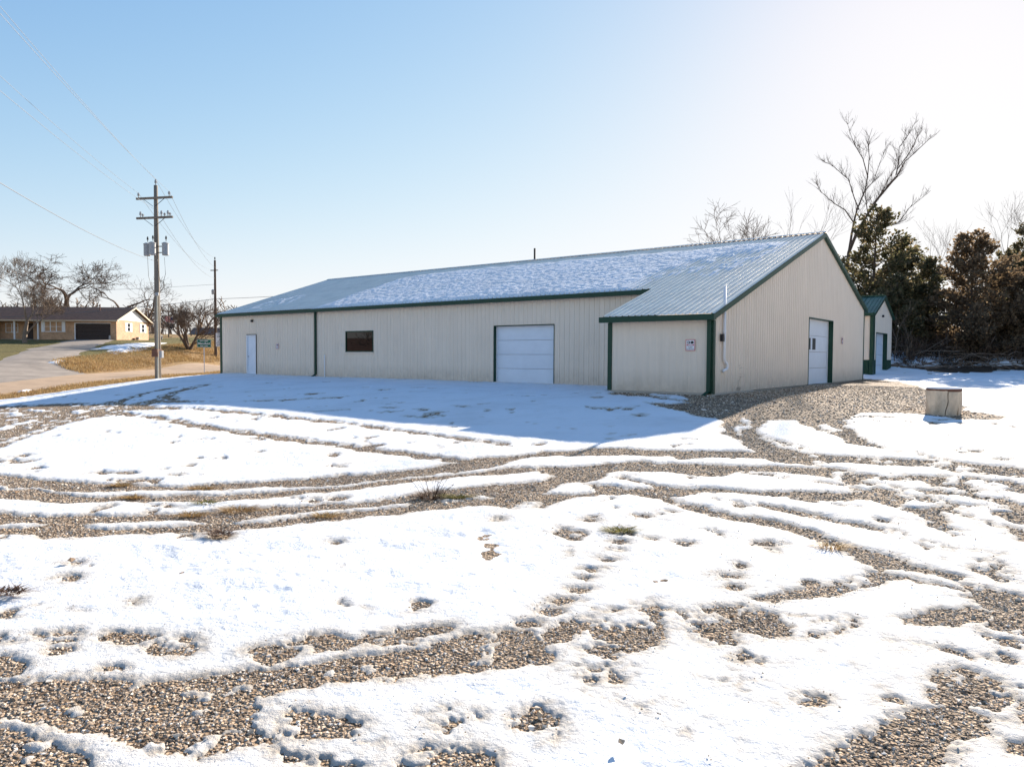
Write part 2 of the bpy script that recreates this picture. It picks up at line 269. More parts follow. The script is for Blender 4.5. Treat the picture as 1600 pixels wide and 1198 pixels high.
('G',0.2,[(8.49,15.31),(8.43,15.25),(8.35,15.22),(8.28,15.24),(8.29,15.32),(8.31,15.41),(8.41,15.46),(8.48,15.44),(8.52,15.38)]),
('G',0.2,[(7.74,12.36),(7.71,12.33),(7.63,12.31),(7.59,12.33),(7.56,12.37),(7.59,12.42),(7.65,12.45),(7.72,12.45),(7.76,12.42)]),
('G',0.2,[(8.0,12.43),(7.95,12.39),(7.9,12.38),(7.85,12.39),(7.83,12.44),(7.87,12.49),(7.91,12.52),(7.98,12.52),(8.02,12.48)]),
('G',0.2,[(8.038,11.743),(8.0,11.709),(7.929,11.698),(7.88,11.712),(7.864,11.754),(7.886,11.796),(7.958,11.824),(8.012,11.817),(8.041,11.785)]),
('G',0.25,[(-3.401,5.603),(-3.379,5.567),(-3.421,5.55),(-3.576,5.542),(-3.675,5.573),(-3.805,5.609),(-3.755,5.631),(-3.761,5.648),(-3.654,5.667),(-3.521,5.68),(-3.487,5.644)]),
('G',0.25,[(-3.871,5.552),(-3.814,5.515),(-3.888,5.508),(-3.927,5.491),(-4.038,5.525),(-4.075,5.551),(-4.107,5.576),(-4.081,5.6),(-4.032,5.635),(-3.929,5.611),(-3.879,5.582)]),
('G',0.25,[(-2.843,5.59),(-2.798,5.548),(-2.887,5.499),(-2.98,5.499),(-3.055,5.551),(-3.098,5.565),(-3.205,5.631),(-3.167,5.672),(-3.104,5.715),(-2.991,5.696),(-2.849,5.642)]),
('G',0.25,[(-2.39,5.396),(-2.373,5.298),(-2.394,5.259),(-2.49,5.242),(-2.564,5.263),(-2.676,5.359),(-2.733,5.441),(-2.668,5.514),(-2.636,5.557),(-2.488,5.54),(-2.45,5.5)]),
('G',0.25,[(-1.575,5.254),(-1.586,5.209),(-1.628,5.16),(-1.686,5.133),(-1.791,5.189),(-1.819,5.223),(-1.903,5.287),(-1.851,5.371),(-1.764,5.396),(-1.686,5.35),(-1.584,5.316)]),
('G',0.25,[(-1.177,5.476),(-1.225,5.393),(-1.256,5.361),(-1.393,5.368),(-1.527,5.435),(-1.637,5.461),(-1.578,5.523),(-1.502,5.572),(-1.454,5.582),(-1.313,5.557),(-1.296,5.52)]),
('G',0.25,[(-0.833,5.535),(-0.769,5.466),(-0.904,5.465),(-1.016,5.428),(-1.166,5.468),(-1.22,5.514),(-1.143,5.572),(-1.127,5.625),(-1.036,5.603),(-0.965,5.642),(-0.766,5.579)]),
('G',0.25,[(-0.516,5.672),(-0.55,5.658),(-0.617,5.635),(-0.713,5.646),(-0.781,5.648),(-0.888,5.67),(-0.881,5.698),(-0.829,5.713),(-0.728,5.725),(-0.631,5.718),(-0.578,5.687)]),
('G',0.25,[(-0.494,5.722),(-0.49,5.709),(-0.529,5.692),(-0.581,5.687),(-0.626,5.688),(-0.65,5.714),(-0.626,5.736),(-0.604,5.757),(-0.59,5.779),(-0.544,5.768),(-0.496,5.741)]),
('G',0.25,[(-3.302,5.4),(-3.289,5.373),(-3.315,5.376),(-3.332,5.359),(-3.385,5.36),(-3.407,5.397),(-3.452,5.421),(-3.404,5.443),(-3.379,5.438),(-3.34,5.429),(-3.324,5.433)]),
('G',0.08,[(-3.881,4.914),(-3.505,4.88),(-3.232,4.897),(-2.625,4.827),(-2.529,4.726),(-2.409,4.783),(-2.104,4.872),(-1.672,5.02),(-1.289,5.107),(-0.997,5.255),(-0.642,5.354),(-0.599,5.491),(-0.309,5.578),(-0.01,5.655),(0.132,5.688),(0.177,5.503),(0.281,5.25),(0.221,5.166),(0.105,5.169),(-0.01,5.089),(-0.411,4.98),(-0.819,4.886),(-1.185,4.86),(-1.457,4.75),(-1.678,4.653),(-1.706,4.506),(-1.999,4.436),(-2.157,4.351),(-2.316,4.212),(-2.669,4.295),(-3.223,4.48),(-3.67,4.642)]),
('S',0,[(-1.909,4.766),(-1.857,4.854),(-1.743,4.814),(-1.733,4.715),(-1.845,4.71)]),
('S',0.2,[(-1.39,4.894),(-1.289,5.107),(-1.206,5.044),(-1.236,4.889)]),
('S',0,[(-0.258,5.331),(-0.157,5.477),(-0.097,5.417),(-0.175,5.262)]),
('S',0,[(-0.354,5.129),(-0.289,5.201),(-0.246,5.075)]),
('S',0.2,[(-2.992,4.495),(-2.872,4.562),(-2.677,4.507),(-2.572,4.395),(-2.804,4.388)]),
('S',0,[(-3.906,5.45),(-3.674,5.394),(-3.316,5.134),(-2.889,4.949),(-2.657,4.847),(-3.261,4.907),(-3.644,5.077)]),
('G',0.35,[(-3.957,5.254),(-3.748,5.224),(-3.503,5.172),(-3.36,5.026),(-3.559,4.957),(-3.772,5.004)]),
('G',0.62,[(-2.414,4.322),(-2.135,4.387),(-1.701,4.489),(-1.277,4.414),(-0.931,4.277),(-1.059,4.174),(-1.415,4.116),(-1.697,3.994),(-1.967,4.034),(-2.278,4.211)]),
('G',0.5,[(-0.986,4.186),(-0.986,4.146),(-1.084,4.142),(-1.151,4.147),(-1.204,4.162),(-1.301,4.171),(-1.255,4.212),(-1.263,4.252),(-1.173,4.251),(-1.115,4.266),(-0.987,4.212)]),
('G',0.5,[(-0.225,4.371),(-0.293,4.33),(-0.343,4.302),(-0.4,4.341),(-0.475,4.338),(-0.454,4.362),(-0.474,4.399),(-0.472,4.426),(-0.403,4.409),(-0.326,4.43),(-0.223,4.398)]),
('G',0.5,[(-0.288,4.107),(-0.37,4.093),(-0.397,4.062),(-0.461,4.067),(-0.492,4.096),(-0.504,4.123),(-0.469,4.136),(-0.403,4.167),(-0.346,4.135)]),
('G',0.2,[(-0.634,3.855),(-0.507,3.95),(-0.299,4.009),(-0.117,3.954),(-0.145,3.747),(-0.547,3.727)]),
('G',0.4,[(-3.422,4.321),(-3.063,4.251),(-2.873,4.196),(-2.691,4.089),(-2.463,3.955),(-2.232,3.8),(-2.089,3.606),(-2.886,3.629)]),
('G',0.65,[(-1.254,4.013),(-1.034,4.072),(-0.723,3.967),(-0.843,3.86),(-1.12,3.855)]),
('G',0.15,[(0.265,5.597),(0.46,5.846),(0.701,5.906),(0.686,5.773),(0.434,5.519),(0.256,5.407)]),
('G',0.15,[(0.54,5.354),(0.669,5.43),(0.748,5.371),(0.672,5.262),(0.555,5.265)]),
('G',0.3,[(0.663,5.8),(0.873,5.996),(1.138,6.129),(1.326,6.241),(1.42,6.119),(1.342,5.872),(1.177,5.657),(0.986,5.309),(0.826,5.346),(0.81,5.461),(0.684,5.548)]),
('G',0.2,[(1.394,5.87),(1.5,6.045),(1.762,6.209),(2.013,6.214),(1.884,5.895),(1.753,5.641),(1.698,5.462),(1.498,5.444),(1.422,5.528),(1.443,5.712)]),
('G',0.4,[(1.98,6.028),(2.149,6.051),(2.367,5.919),(2.816,5.864),(2.824,5.773),(2.45,5.622),(2.178,5.569),(1.973,5.55),(1.828,5.639)]),
('G',0.45,[(2.155,6.391),(2.408,6.538),(2.891,6.645),(3.333,6.824),(3.626,6.982),(3.755,6.797),(3.6,6.756),(3.077,6.537),(2.59,6.341),(2.307,6.262)]),
('G',0.3,[(3.251,5.915),(3.561,6.066),(3.91,6.105),(4.05,5.988),(3.779,5.816),(3.293,5.783)]),
('G',0.4,[(4.159,6.686),(4.397,6.509),(4.624,6.34),(4.786,6.112),(3.989,5.082),(3.869,5.294),(3.768,5.352),(3.629,5.469),(3.757,5.703),(4.024,5.949),(4.088,6.298)]),
('G',0.25,[(2.984,4.959),(3.123,5.005),(3.294,4.859),(3.23,4.639),(3.09,4.493),(2.946,4.519),(2.729,4.563)]),
('G',0.2,[(2.333,4.319),(2.54,4.446),(2.811,4.497),(2.938,4.326),(2.764,4.15),(2.577,4.118),(2.361,3.939),(2.181,3.808),(1.957,3.643),(1.368,3.647),(1.583,3.837),(1.906,4.025)]),
('G',0.3,[(2.861,4.048),(2.994,3.982),(2.949,3.921),(2.831,3.953)]),
('G',0.55,[(0.048,4.327),(0.188,4.424),(0.261,4.323),(0.247,4.214),(0.138,4.133),(0.084,4.232)]),
('G',0.7,[(0.835,5.151),(0.783,5.089),(0.689,5.045),(0.605,5.074),(0.56,5.12),(0.546,5.196),(0.626,5.251),(0.721,5.256),(0.794,5.222)]),
('G',0.75,[(0.681,4.934),(0.647,4.886),(0.555,4.857),(0.464,4.857),(0.403,4.913),(0.431,4.966),(0.492,5.017),(0.577,5.024),(0.648,4.997)]),
('G',0.8,[(1.996,5.232),(1.922,5.161),(1.801,5.124),(1.693,5.141),(1.646,5.2),(1.685,5.276),(1.768,5.336),(1.881,5.338),(1.967,5.3)]),
('G',0.1,[(0.901,7.17),(0.861,7.133),(0.812,7.101),(0.757,7.133),(0.728,7.18),(0.773,7.215),(0.828,7.237),(0.894,7.226)]),
('G',0.1,[(0.756,6.931),(0.736,6.898),(0.694,6.868),(0.648,6.9),(0.627,6.938),(0.654,6.972),(0.706,6.99),(0.75,6.965)]),
('G',0.1,[(0.731,6.616),(0.7,6.557),(0.62,6.549),(0.55,6.575),(0.531,6.625),(0.543,6.667),(0.635,6.702),(0.701,6.666)]),
('G',0.1,[(0.549,6.317),(0.508,6.281),(0.448,6.263),(0.39,6.29),(0.381,6.324),(0.395,6.368),(0.456,6.377),(0.509,6.354)]),
('G',0.1,[(0.444,6.082),(0.403,6.045),(0.356,6.035),(0.292,6.048),(0.282,6.088),(0.309,6.128),(0.363,6.15),(0.426,6.115)]),
('G',0.1,[(0.276,5.813),(0.252,5.772),(0.186,5.774),(0.114,5.786),(0.076,5.819),(0.101,5.851),(0.189,5.874),(0.247,5.852)]),
('G',0.1,[(1.024,7.51),(1.004,7.483),(0.952,7.456),(0.914,7.475),(0.898,7.518),(0.919,7.559),(0.968,7.58),(0.999,7.542)]),
('G',0.1,[(1.187,7.831),(1.159,7.787),(1.119,7.783),(1.066,7.8),(1.063,7.84),(1.073,7.892),(1.134,7.889),(1.184,7.876)]),
('G',0.1,[(1.303,8.131),(1.288,8.092),(1.211,8.072),(1.151,8.096),(1.105,8.149),(1.148,8.192),(1.232,8.217),(1.312,8.18)]),
('G',0.1,[(1.063,9.028),(1.03,8.948),(0.962,8.96),(0.916,8.983),(0.886,9.048),(0.902,9.109),(0.983,9.158),(1.054,9.119)]),
('G',0.1,[(1.783,9.124),(1.724,9.083),(1.64,9.058),(1.554,9.099),(1.561,9.152),(1.578,9.231),(1.675,9.253),(1.742,9.192)]),
('G',0.1,[(0.732,8.657),(0.69,8.61),(0.639,8.587),(0.591,8.628),(0.576,8.672),(0.595,8.712),(0.652,8.75),(0.696,8.721)]),
('G',0.1,[(1.384,8.537),(1.359,8.47),(1.283,8.455),(1.219,8.48),(1.182,8.557),(1.227,8.62),(1.316,8.675),(1.373,8.613)]),
('G',0.1,[(2.001,8.045),(1.958,7.975),(1.897,7.942),(1.855,7.988),(1.867,8.057),(1.907,8.133),(1.946,8.146),(1.992,8.112)]),
('G',0.1,[(2.126,9.36),(2.082,9.33),(2.032,9.306),(1.997,9.335),(1.982,9.38),(2.001,9.411),(2.058,9.426),(2.094,9.397)]),
('G',0.1,[(2.934,7.937),(2.857,7.875),(2.789,7.869),(2.715,7.9),(2.728,7.956),(2.776,8.016),(2.852,8.046),(2.901,7.983)]),
('G',0.1,[(3.115,9.574),(3.061,9.523),(3.006,9.517),(2.956,9.542),(2.938,9.601),(2.98,9.668),(3.047,9.647),(3.104,9.636)]),
('G',0.1,[(2.318,7.22),(2.294,7.189),(2.256,7.169),(2.221,7.188),(2.222,7.226),(2.24,7.256),(2.291,7.282),(2.327,7.253)]),
('G',0.1,[(2.182,6.945),(2.157,6.919),(2.1,6.906),(2.051,6.924),(2.062,6.952),(2.088,6.979),(2.121,6.976),(2.17,6.97)]),
('G',0.1,[(1.636,8.251),(1.628,8.231),(1.575,8.212),(1.541,8.232),(1.502,8.264),(1.536,8.291),(1.591,8.298),(1.631,8.272)]),
('G',0.1,[(2.068,10.395),(2.054,10.372),(2.015,10.37),(1.98,10.38),(1.969,10.412),(1.986,10.433),(2.027,10.433),(2.06,10.424)]),
('G',0.1,[(2.089,6.932),(2.071,6.894),(2.038,6.885),(2.003,6.891),(1.999,6.937),(2.023,6.981),(2.066,6.981),(2.09,6.963)]),
('G',0.1,[(2.057,6.637),(2.022,6.606),(1.989,6.6),(1.951,6.605),(1.951,6.643),(1.97,6.671),(2.018,6.694),(2.048,6.666)]),
('G',0.1,[(-3.42,14.28),(-3.42,14.16),(-3.5,14.18),(-3.57,14.18),(-3.61,14.31),(-3.63,14.44),(-3.55,14.42),(-3.45,14.39)]),
('G',0.1,[(-3.0,13.06),(-2.98,12.95),(-3.11,12.98),(-3.25,13.0),(-3.31,13.1),(-3.29,13.21),(-3.16,13.18),(-3.07,13.16)]),
('G',0.1,[(-2.68,12.2),(-2.73,12.13),(-2.8,12.13),(-2.88,12.16),(-2.95,12.23),(-2.93,12.32),(-2.85,12.34),(-2.77,12.27)]),
('G',0.1,[(-5.06,14.88),(-5.04,14.81),(-5.07,14.78),(-5.12,14.85),(-5.17,14.9),(-5.17,14.95),(-5.14,14.99),(-5.08,14.95)]),
('G',0.1,[(-6.09,14.13),(-6.08,14.07),(-6.13,14.05),(-6.21,14.1),(-6.24,14.15),(-6.25,14.19),(-6.2,14.23),(-6.14,14.18)]),
('G',0.1,[(-10.02,14.92),(-9.97,14.83),(-9.99,14.78),(-10.08,14.84),(-10.17,14.95),(-10.23,15.05),(-10.19,15.08),(-10.1,15.0)]),
('G',0.1,[(-5.64,12.4),(-5.64,12.34),(-5.68,12.31),(-5.74,12.34),(-5.8,12.42),(-5.8,12.47),(-5.76,12.5),(-5.69,12.45)]),
('G',0.1,[(-2.733,10.311),(-2.758,10.237),(-2.815,10.205),(-2.925,10.261),(-2.985,10.335),(-2.936,10.417),(-2.876,10.428),(-2.774,10.389)]),
('G',0.1,[(-2.439,10.441),(-2.443,10.331),(-2.524,10.313),(-2.642,10.35),(-2.691,10.466),(-2.693,10.545),(-2.598,10.619),(-2.47,10.52)]),
('G',0.1,[(-3.339,8.498),(-3.345,8.415),(-3.406,8.4),(-3.502,8.437),(-3.532,8.51),(-3.584,8.61),(-3.497,8.627),(-3.397,8.575)]),
('G',0.1,[(-4.708,10.061),(-4.694,10.019),(-4.739,10.001),(-4.796,10.031),(-4.849,10.073),(-4.836,10.108),(-4.804,10.139),(-4.742,10.107)]),
('G',0.1,[(-4.237,6.987),(-4.213,6.936),(-4.275,6.889),(-4.408,6.947),(-4.477,7.0),(-4.462,7.051),(-4.399,7.092),(-4.273,7.068)]),
('G',0.1,[(-4.515,7.474),(-4.485,7.427),(-4.529,7.413),(-4.591,7.444),(-4.638,7.481),(-4.648,7.53),(-4.603,7.536),(-4.539,7.523)]),
('G',0.1,[(-7.61,16.48),(-7.58,16.42),(-7.61,16.37),(-7.66,16.42),(-7.73,16.5),(-7.74,16.56),(-7.71,16.59),(-7.65,16.56)]),
('G',0.1,[(3.35,18.14),(3.29,18.03),(3.19,18.06),(3.09,18.13),(3.05,18.23),(3.12,18.31),(3.24,18.35),(3.34,18.28)]),
('G',0.1,[(2.66,21.99),(2.64,21.85),(2.51,21.87),(2.39,21.98),(2.41,22.13),(2.43,22.24),(2.55,22.25),(2.65,22.12)]),
('G',0.1,[(-3.646,11.447),(-3.644,11.407),(-3.743,11.386),(-3.826,11.404),(-3.873,11.472),(-3.889,11.517),(-3.794,11.543),(-3.685,11.494)]),
('G',0.1,[(-1.925,8.17),(-1.934,8.146),(-1.964,8.145),(-1.991,8.149),(-2.01,8.176),(-2.015,8.197),(-1.979,8.206),(-1.938,8.189)]),
('G',0.1,[(-2.767,5.022),(-2.767,4.996),(-2.803,4.994),(-2.849,5.007),(-2.863,5.025),(-2.873,5.051),(-2.833,5.049),(-2.797,5.04)]),
('G',0.1,[(-3.296,6.348),(-3.29,6.321),(-3.302,6.311),(-3.327,6.326),(-3.342,6.35),(-3.354,6.375),(-3.338,6.381),(-3.318,6.37)]),
('G',0.1,[(-0.084,9.151),(-0.103,9.082),(-0.154,9.076),(-0.214,9.086),(-0.244,9.166),(-0.211,9.223),(-0.156,9.242),(-0.107,9.207)]),
('G',0.1,[(2.74,19.2),(2.7,19.14),(2.61,19.11),(2.56,19.16),(2.53,19.27),(2.59,19.34),(2.65,19.37),(2.72,19.3)]),
('G',0.1,[(7.222,11.793),(7.173,11.774),(7.12,11.753),(7.098,11.776),(7.087,11.82),(7.128,11.848),(7.175,11.845),(7.212,11.841)]),
('G',0.1,[(6.64,15.16),(6.58,15.11),(6.53,15.08),(6.5,15.13),(6.5,15.21),(6.54,15.25),(6.61,15.26),(6.64,15.24)]),
('G',0.1,[(4.64,12.46),(4.6,12.41),(4.55,12.39),(4.5,12.42),(4.52,12.49),(4.55,12.53),(4.6,12.54),(4.65,12.53)]),
('G',0.35,[(5.23,15.0),(5.2,13.85),(5.37,12.98),(5.32,12.87),(5.13,13.65),(5.15,14.76)]),
('G',0.5,[(2.895,9.918),(3.662,9.191),(4.092,8.713),(4.37,8.215),(4.46,7.733),(4.425,7.672),(4.322,8.124),(4.044,8.611),(3.628,9.105),(2.875,9.851)]),
('G',0.62,[(1.815,9.338),(2.294,8.644),(2.699,8.017),(3.047,7.468),(3.03,7.428),(2.676,7.949),(2.274,8.565),(1.803,9.277)]),
('G',0.5,[(3.888,6.84),(4.122,6.44),(4.247,5.965),(4.313,5.377),(4.165,5.189),(4.123,5.788),(4.039,6.308),(3.833,6.741)]),
('G',0.6,[(2.92,5.466),(3.247,5.361),(3.48,5.137),(3.427,5.057),(3.189,5.265),(2.884,5.399)]),
('G',0.6,[(3.642,5.378),(3.491,4.892),(3.128,4.376),(3.056,4.273),(3.378,4.731),(3.542,5.229)]),
('G',0.72,[(1.459,4.977),(1.691,4.75),(2.012,4.607),(1.983,4.541),(1.66,4.662),(1.437,4.901)]),
('G',0.72,[(0.737,4.634),(0.994,4.481),(1.186,4.166),(1.167,4.099),(0.97,4.373),(0.724,4.55)]),
('G',0.5,[(4.868,11.006),(5.238,10.569),(5.583,10.01),(5.723,9.228),(5.632,8.356),(5.451,8.087),(5.524,8.905),(5.408,9.695),(5.098,10.286),(4.782,10.81)]),
('G',0.5,[(5.565,10.141),(6.192,9.992),(6.52,9.198),(6.875,8.714),(6.723,8.52),(6.369,8.983),(6.056,9.771),(5.476,9.976)]),
]
LOT_EDGE=[(-27.43,31.04),(-27.59,36.33),(-27.22,38.54),(-25.38,38.03),(-23.78,37.79),(-23.61,40.0),(-24.62,43.88),(-25.37,49.52),(-25.79,52.51),(-19.52,42.01),(-17.35,42.9)]
DRIVE_POLY=[(-41.29,50.91),(-43.47,61.69),(-45.48,66.38),(-48.54,72.95),(-53.8,84.0),(-56.39,89.91),(-60.37,100.8),(-56.95,104.96),(-49.78,88.71),(-46.38,81.22),(-44.13,74.95),(-43.51,72.47),(-41.61,67.31),(-40.56,63.43),(-39.02,62.12),(-37.78,60.73),(-35.58,59.54),(-34.14,55.16),(-33.88,50.55),(-33.92,48.06),(-34.13,42.04)]
LAWN_SNOW=[(-44.23,76.38),(-44.95,81.09),(-44.76,84.38),(-43.55,88.1),(-43.07,90.67),(-42.35,85.96),(-41.43,82.31),(-40.95,77.53),(-41.05,74.62),(-42.38,75.82),(-42.8,78.44)]
DITCH_SNOW=[(-40.17,62.65),(-40.65,64.55),(-40.8,66.18),(-40.04,65.14),(-39.39,62.8)]
ROAD_SNOW=[(-29.43,42.87),(-29.77,44.1),(-29.23,44.29),(-28.84,43.0)]
DRIVE_POLY = DRIVE_POLY[:4] + [(-52.2, 84), (-54.9, 91.2), (-49.8, 91.2), (-48.6, 86)] + DRIVE_POLY[9:]
LOT_EDGE = [(-60, -40), (-34, 20), (-30, 26), (-27.6, 36), (-25.8, 39.5), (-24.4, 42), (-22.8, 43.3), (-21.5, 44.6), (-18.2, 45.1), (-12, 60), (5, 70), (24, 50.5), (27.5, 45.6), (34, 46.4), (42, 46.5), (60, 44), (90, 30), (90, -40)]
ROAD_NEAR = [(-36, -60), (-31, 10), (-29.2, 30), (-28.9, 42), (-28.7, 46.5), (-28.2, 52), (-28.1, 58), (-27.5, 68), (-26.5, 80), (-25, 95), (-20, 140), (-15, 200)]
ROAD_FAR = [(-43, -60), (-37.5, 10), (-35.8, 30), (-35, 42), (-34.5, 49), (-34.5, 56), (-34.5, 64), (-34.4, 70), (-34.3, 85), (-33, 97), (-28, 140), (-23, 200)]

def sdist(px, py, poly):
    """signed distance, negative inside"""
    P = np.array(poly); n = len(P); d2 = np.full(px.shape, 1e18); ins = np.zeros(px.shape, bool)
    for i in range(n):
        ax, ay = P[i]; bx, by = P[(i + 1) % n]; ex, ey = bx - ax, by - ay
        wx = px - ax; wy = py - ay
        t = np.clip((wx * ex + wy * ey) / (ex * ex + ey * ey + 1e-12), 0, 1)
        d2 = np.minimum(d2, (wx - t * ex) ** 2 + (wy - t * ey) ** 2)
        c = ((ay > py) != (by > py)) & (px < (bx - ax) * (py - ay) / ((by - ay) if abs(by - ay) > 1e-12 else 1e-12) + ax)
        ins ^= c
    return np.where(ins, -1, 1) * np.sqrt(d2)

def snow_field(x, y):
    """metres into the snow: >0 snow, <0 bare"""
    r = np.hypot(x, y); k = np.clip(r / 12, .35, 2.2)
    wx = (fbm(x, y, 2.2, 4, 11) - .5) * .30 * k + (fbm(x, y, 9, 3, 15) - .5) * .07
    wy = (fbm(x, y, 2.2, 4, 23) - .5) * .30 * k + (fbm(x, y, 9, 3, 27) - .5) * .07
    ed = (fbm(x, y, 22, 2, 19) - .5) * .07 + (fbm(x, y, 7, 3, 29) - .5) * .10
    X = x + wx; Y = y + wy
    s = np.minimum(np.full(x.shape, 3.0), -sdist(x + wx * 2, y + wy * 2, LOT_EDGE))
    pn = fbm(x, y * 1.0, 3.2, 4, 31, .6); pn = np.clip((pn - .28) / .44, 0, 1)
    for (t, pa, poly) in FEAT:
        P = np.array(poly); mg = 1.2
        m = (X > P[:, 0].min() - mg) & (X < P[:, 0].max() + mg) & (Y > P[:, 1].min() - mg) & (Y < P[:, 1].max() + mg)
        if not m.any(): continue
        d = sdist(X[m], Y[m], poly)
        if t == 'G':
            if pa: d = np.maximum(d, (pn[m] - (1 - pa)) * .35)
            s[m] = np.minimum(s[m], d)
        else:
            if pa: d = np.maximum(d, ((1 - pn[m]) - (1 - pa)) * .35)
            s[m] = np.maximum(s[m], -d)
    s = s + ed * np.clip(1.2 - np.abs(s) * 3, 0, 1)
    # melt dimples
    dn = fbm(x, y, 1.4, 4, 41, .54)
    s = np.minimum(s, np.maximum((.775 - dn) * 2.0, -.05) + .0)
    return s

def grid_faces(nr, nc):
    i = np.arange(nr - 1)[:, None] * nc + np.arange(nc - 1)[None]
    return np.stack([i, i + 1, i + nc + 1, i + nc], -1).reshape(-1, 4)

# ------------------------------------------------------------------ ground materials
def nodes(name):
    m = bpy.data.materials.new(name); m.use_nodes = True; return m, m.node_tree, m.node_tree.nodes['Principled BSDF']
def N(n, t, **kw):
    x = n.nodes.new(t)
    for k, v in kw.items(): setattr(x, k, v)
    return x
def ramp(n, src, stops):
    r = n.nodes.new('ShaderNodeValToRGB'); e = r.color_ramp.elements
    while len(e) < len(stops): e.new(.5)
    for el, (p, c) in zip(e, stops): el.position = p; el.color = (*c, 1) if len(c) == 3 else c
    n.links.new(src, r.inputs[0]); return r.outputs[0]
def noise(n, vec, scale, detail=6, rough=.6):
    x = n.nodes.new('ShaderNodeTexNoise'); x.inputs['Scale'].default_value = scale; x.inputs['Detail'].default_value = detail; x.inputs['Roughness'].default_value = rough
    n.links.new(vec, x.inputs['Vector']); return x.outputs[0]
def mixc(n, f, a, b, mode='MIX'):
    x = n.nodes.new('ShaderNodeMix'); x.data_type = 'RGBA'; x.blend_type = mode
    for s_, v in ((0, f), (6, a), (7, b)):
        if isinstance(v, (int, float)): x.inputs[s_].default_value = v
        elif isinstance(v, tuple): x.inputs[s_].default_value = (*v, 1)
        else: n.links.new(v, x.inputs[s_])
    return x.outputs[2]
def math_(n, op, a, b=None):
    x = n.nodes.new('ShaderNodeMath'); x.operation = op
    for i, v in enumerate((a, b)):
        if v is None: continue
        if isinstance(v, (int, float)): x.inputs[i].default_value = v
        else: n.links.new(v, x.inputs[i])
    return x.outputs[0]
def attr(n, nm):
    x = n.nodes.new('ShaderNodeAttribute'); x.attribute_name = nm; return x.outputs['Fac']

def ground_material():
    m, n, b = nodes('ground_mix')
    pos = N(n, 'ShaderNodeNewGeometry').outputs['Position']
    # gravel
    vo = N(n, 'ShaderNodeTexVoronoi'); vo.inputs['Scale'].default_value = 34; n.links.new(pos, vo.inputs['Vector'])
    bw = N(n, 'ShaderNodeSeparateColor'); n.links.new(vo.outputs['Color'], bw.inputs[0])
    stone = ramp(n, bw.outputs[0], [(0, (.15, .105, .07)), (.35, (.33, .25, .175)), (.7, (.46, .36, .265)), (1, (.62, .52, .41))])
    gap = ramp(n, vo.outputs['Distance'], [(.35, (1, 1, 1)), (.75, (.45, .42, .4))])
    gcol = mixc(n, 1.0, stone, gap, 'MULTIPLY')
    vo2 = N(n, 'ShaderNodeTexVoronoi'); vo2.inputs['Scale'].default_value = 9; n.links.new(pos, vo2.inputs['Vector'])
    bw2 = N(n, 'ShaderNodeSeparateColor'); n.links.new(vo2.outputs['Color'], bw2.inputs[0])
    gcol = mixc(n, 1.0, gcol, ramp(n, bw2.outputs[0], [(0, (.62, .58, .56)), (.5, (1, 1, 1)), (1, (1.25, 1.2, 1.15))]), 'MULTIPLY')
    big = ramp(n, noise(n, pos, .8, 5), [(.3, (.80, .76, .72)), (.7, (1.1, 1.05, .98))])
    gcol = mixc(n, 1.0, gcol, big, 'MULTIPLY')
    # grass: straw brown to olive
    ns = noise(n, pos, .18, 6, .62); nf = noise(n, pos, 3.5, 6, .7)
    straw = ramp(n, nf, [(.28, (.18, .105, .045)), (.5, (.36, .22, .095)), (.72, (.48, .32, .155))])
    green = ramp(n, nf, [(.3, (.085, .075, .022)), (.55, (.17, .14, .045)), (.75, (.26, .205, .075))])
    gsel = ramp(n, math_(n, 'ADD', ns, math_(n, 'MULTIPLY', attr(n, 'lush'), .5)), [(.52, (0, 0, 0)), (.86, (1, 1, 1))])
    grass = mixc(n, gsel, straw, green)
    litter = ramp(n, noise(n, pos, 6, 6, .7), [(.3, (.035, .024, .018)), (.55, (.09, .06, .04)), (.75, (.17, .115, .075))])
    gm = math_(n, 'ADD', attr(n, 'grass'), math_(n, 'MULTIPLY', math_(n, 'SUBTRACT', noise(n, pos, 1.7, 5), .5), .7))
    gmask = ramp(n, gm, [(.42, (0, 0, 0)), (.58, (1, 1, 1))])
    lm = ramp(n, math_(n, 'ADD', attr(n, 'litter'), math_(n, 'MULTIPLY', math_(n, 'SUBTRACT', noise(n, pos, .9, 5), .5), .6)), [(.42, (0, 0, 0)), (.6, (1, 1, 1))])
    c = mixc(n, gmask, gcol, grass); c = mixc(n, lm, c, litter)
    n.links.new(c, b.inputs['Base Color']); b.inputs['Roughness'].default_value = .9; b.inputs['Specular IOR Level'].default_value = .25
    h = math_(n, 'SUBTRACT', 1.0, vo.outputs['Distance'])
    bp = N(n, 'ShaderNodeBump'); bp.inputs['Strength'].default_value = .9; bp.inputs['Distance'].default_value = .035
    n.links.new(h, bp.inputs['Height'])
    bp2 = N(n, 'ShaderNodeBump'); bp2.inputs['Strength'].default_value = .5; bp2.inputs['Distance'].default_value = .12
    n.links.new(noise(n, pos, 5, 5, .7), bp2.inputs['Height']); n.links.new(bp.outputs[0], bp2.inputs['Normal'])
    n.links.new(bp2.outputs[0], b.inputs['Normal'])
    return m

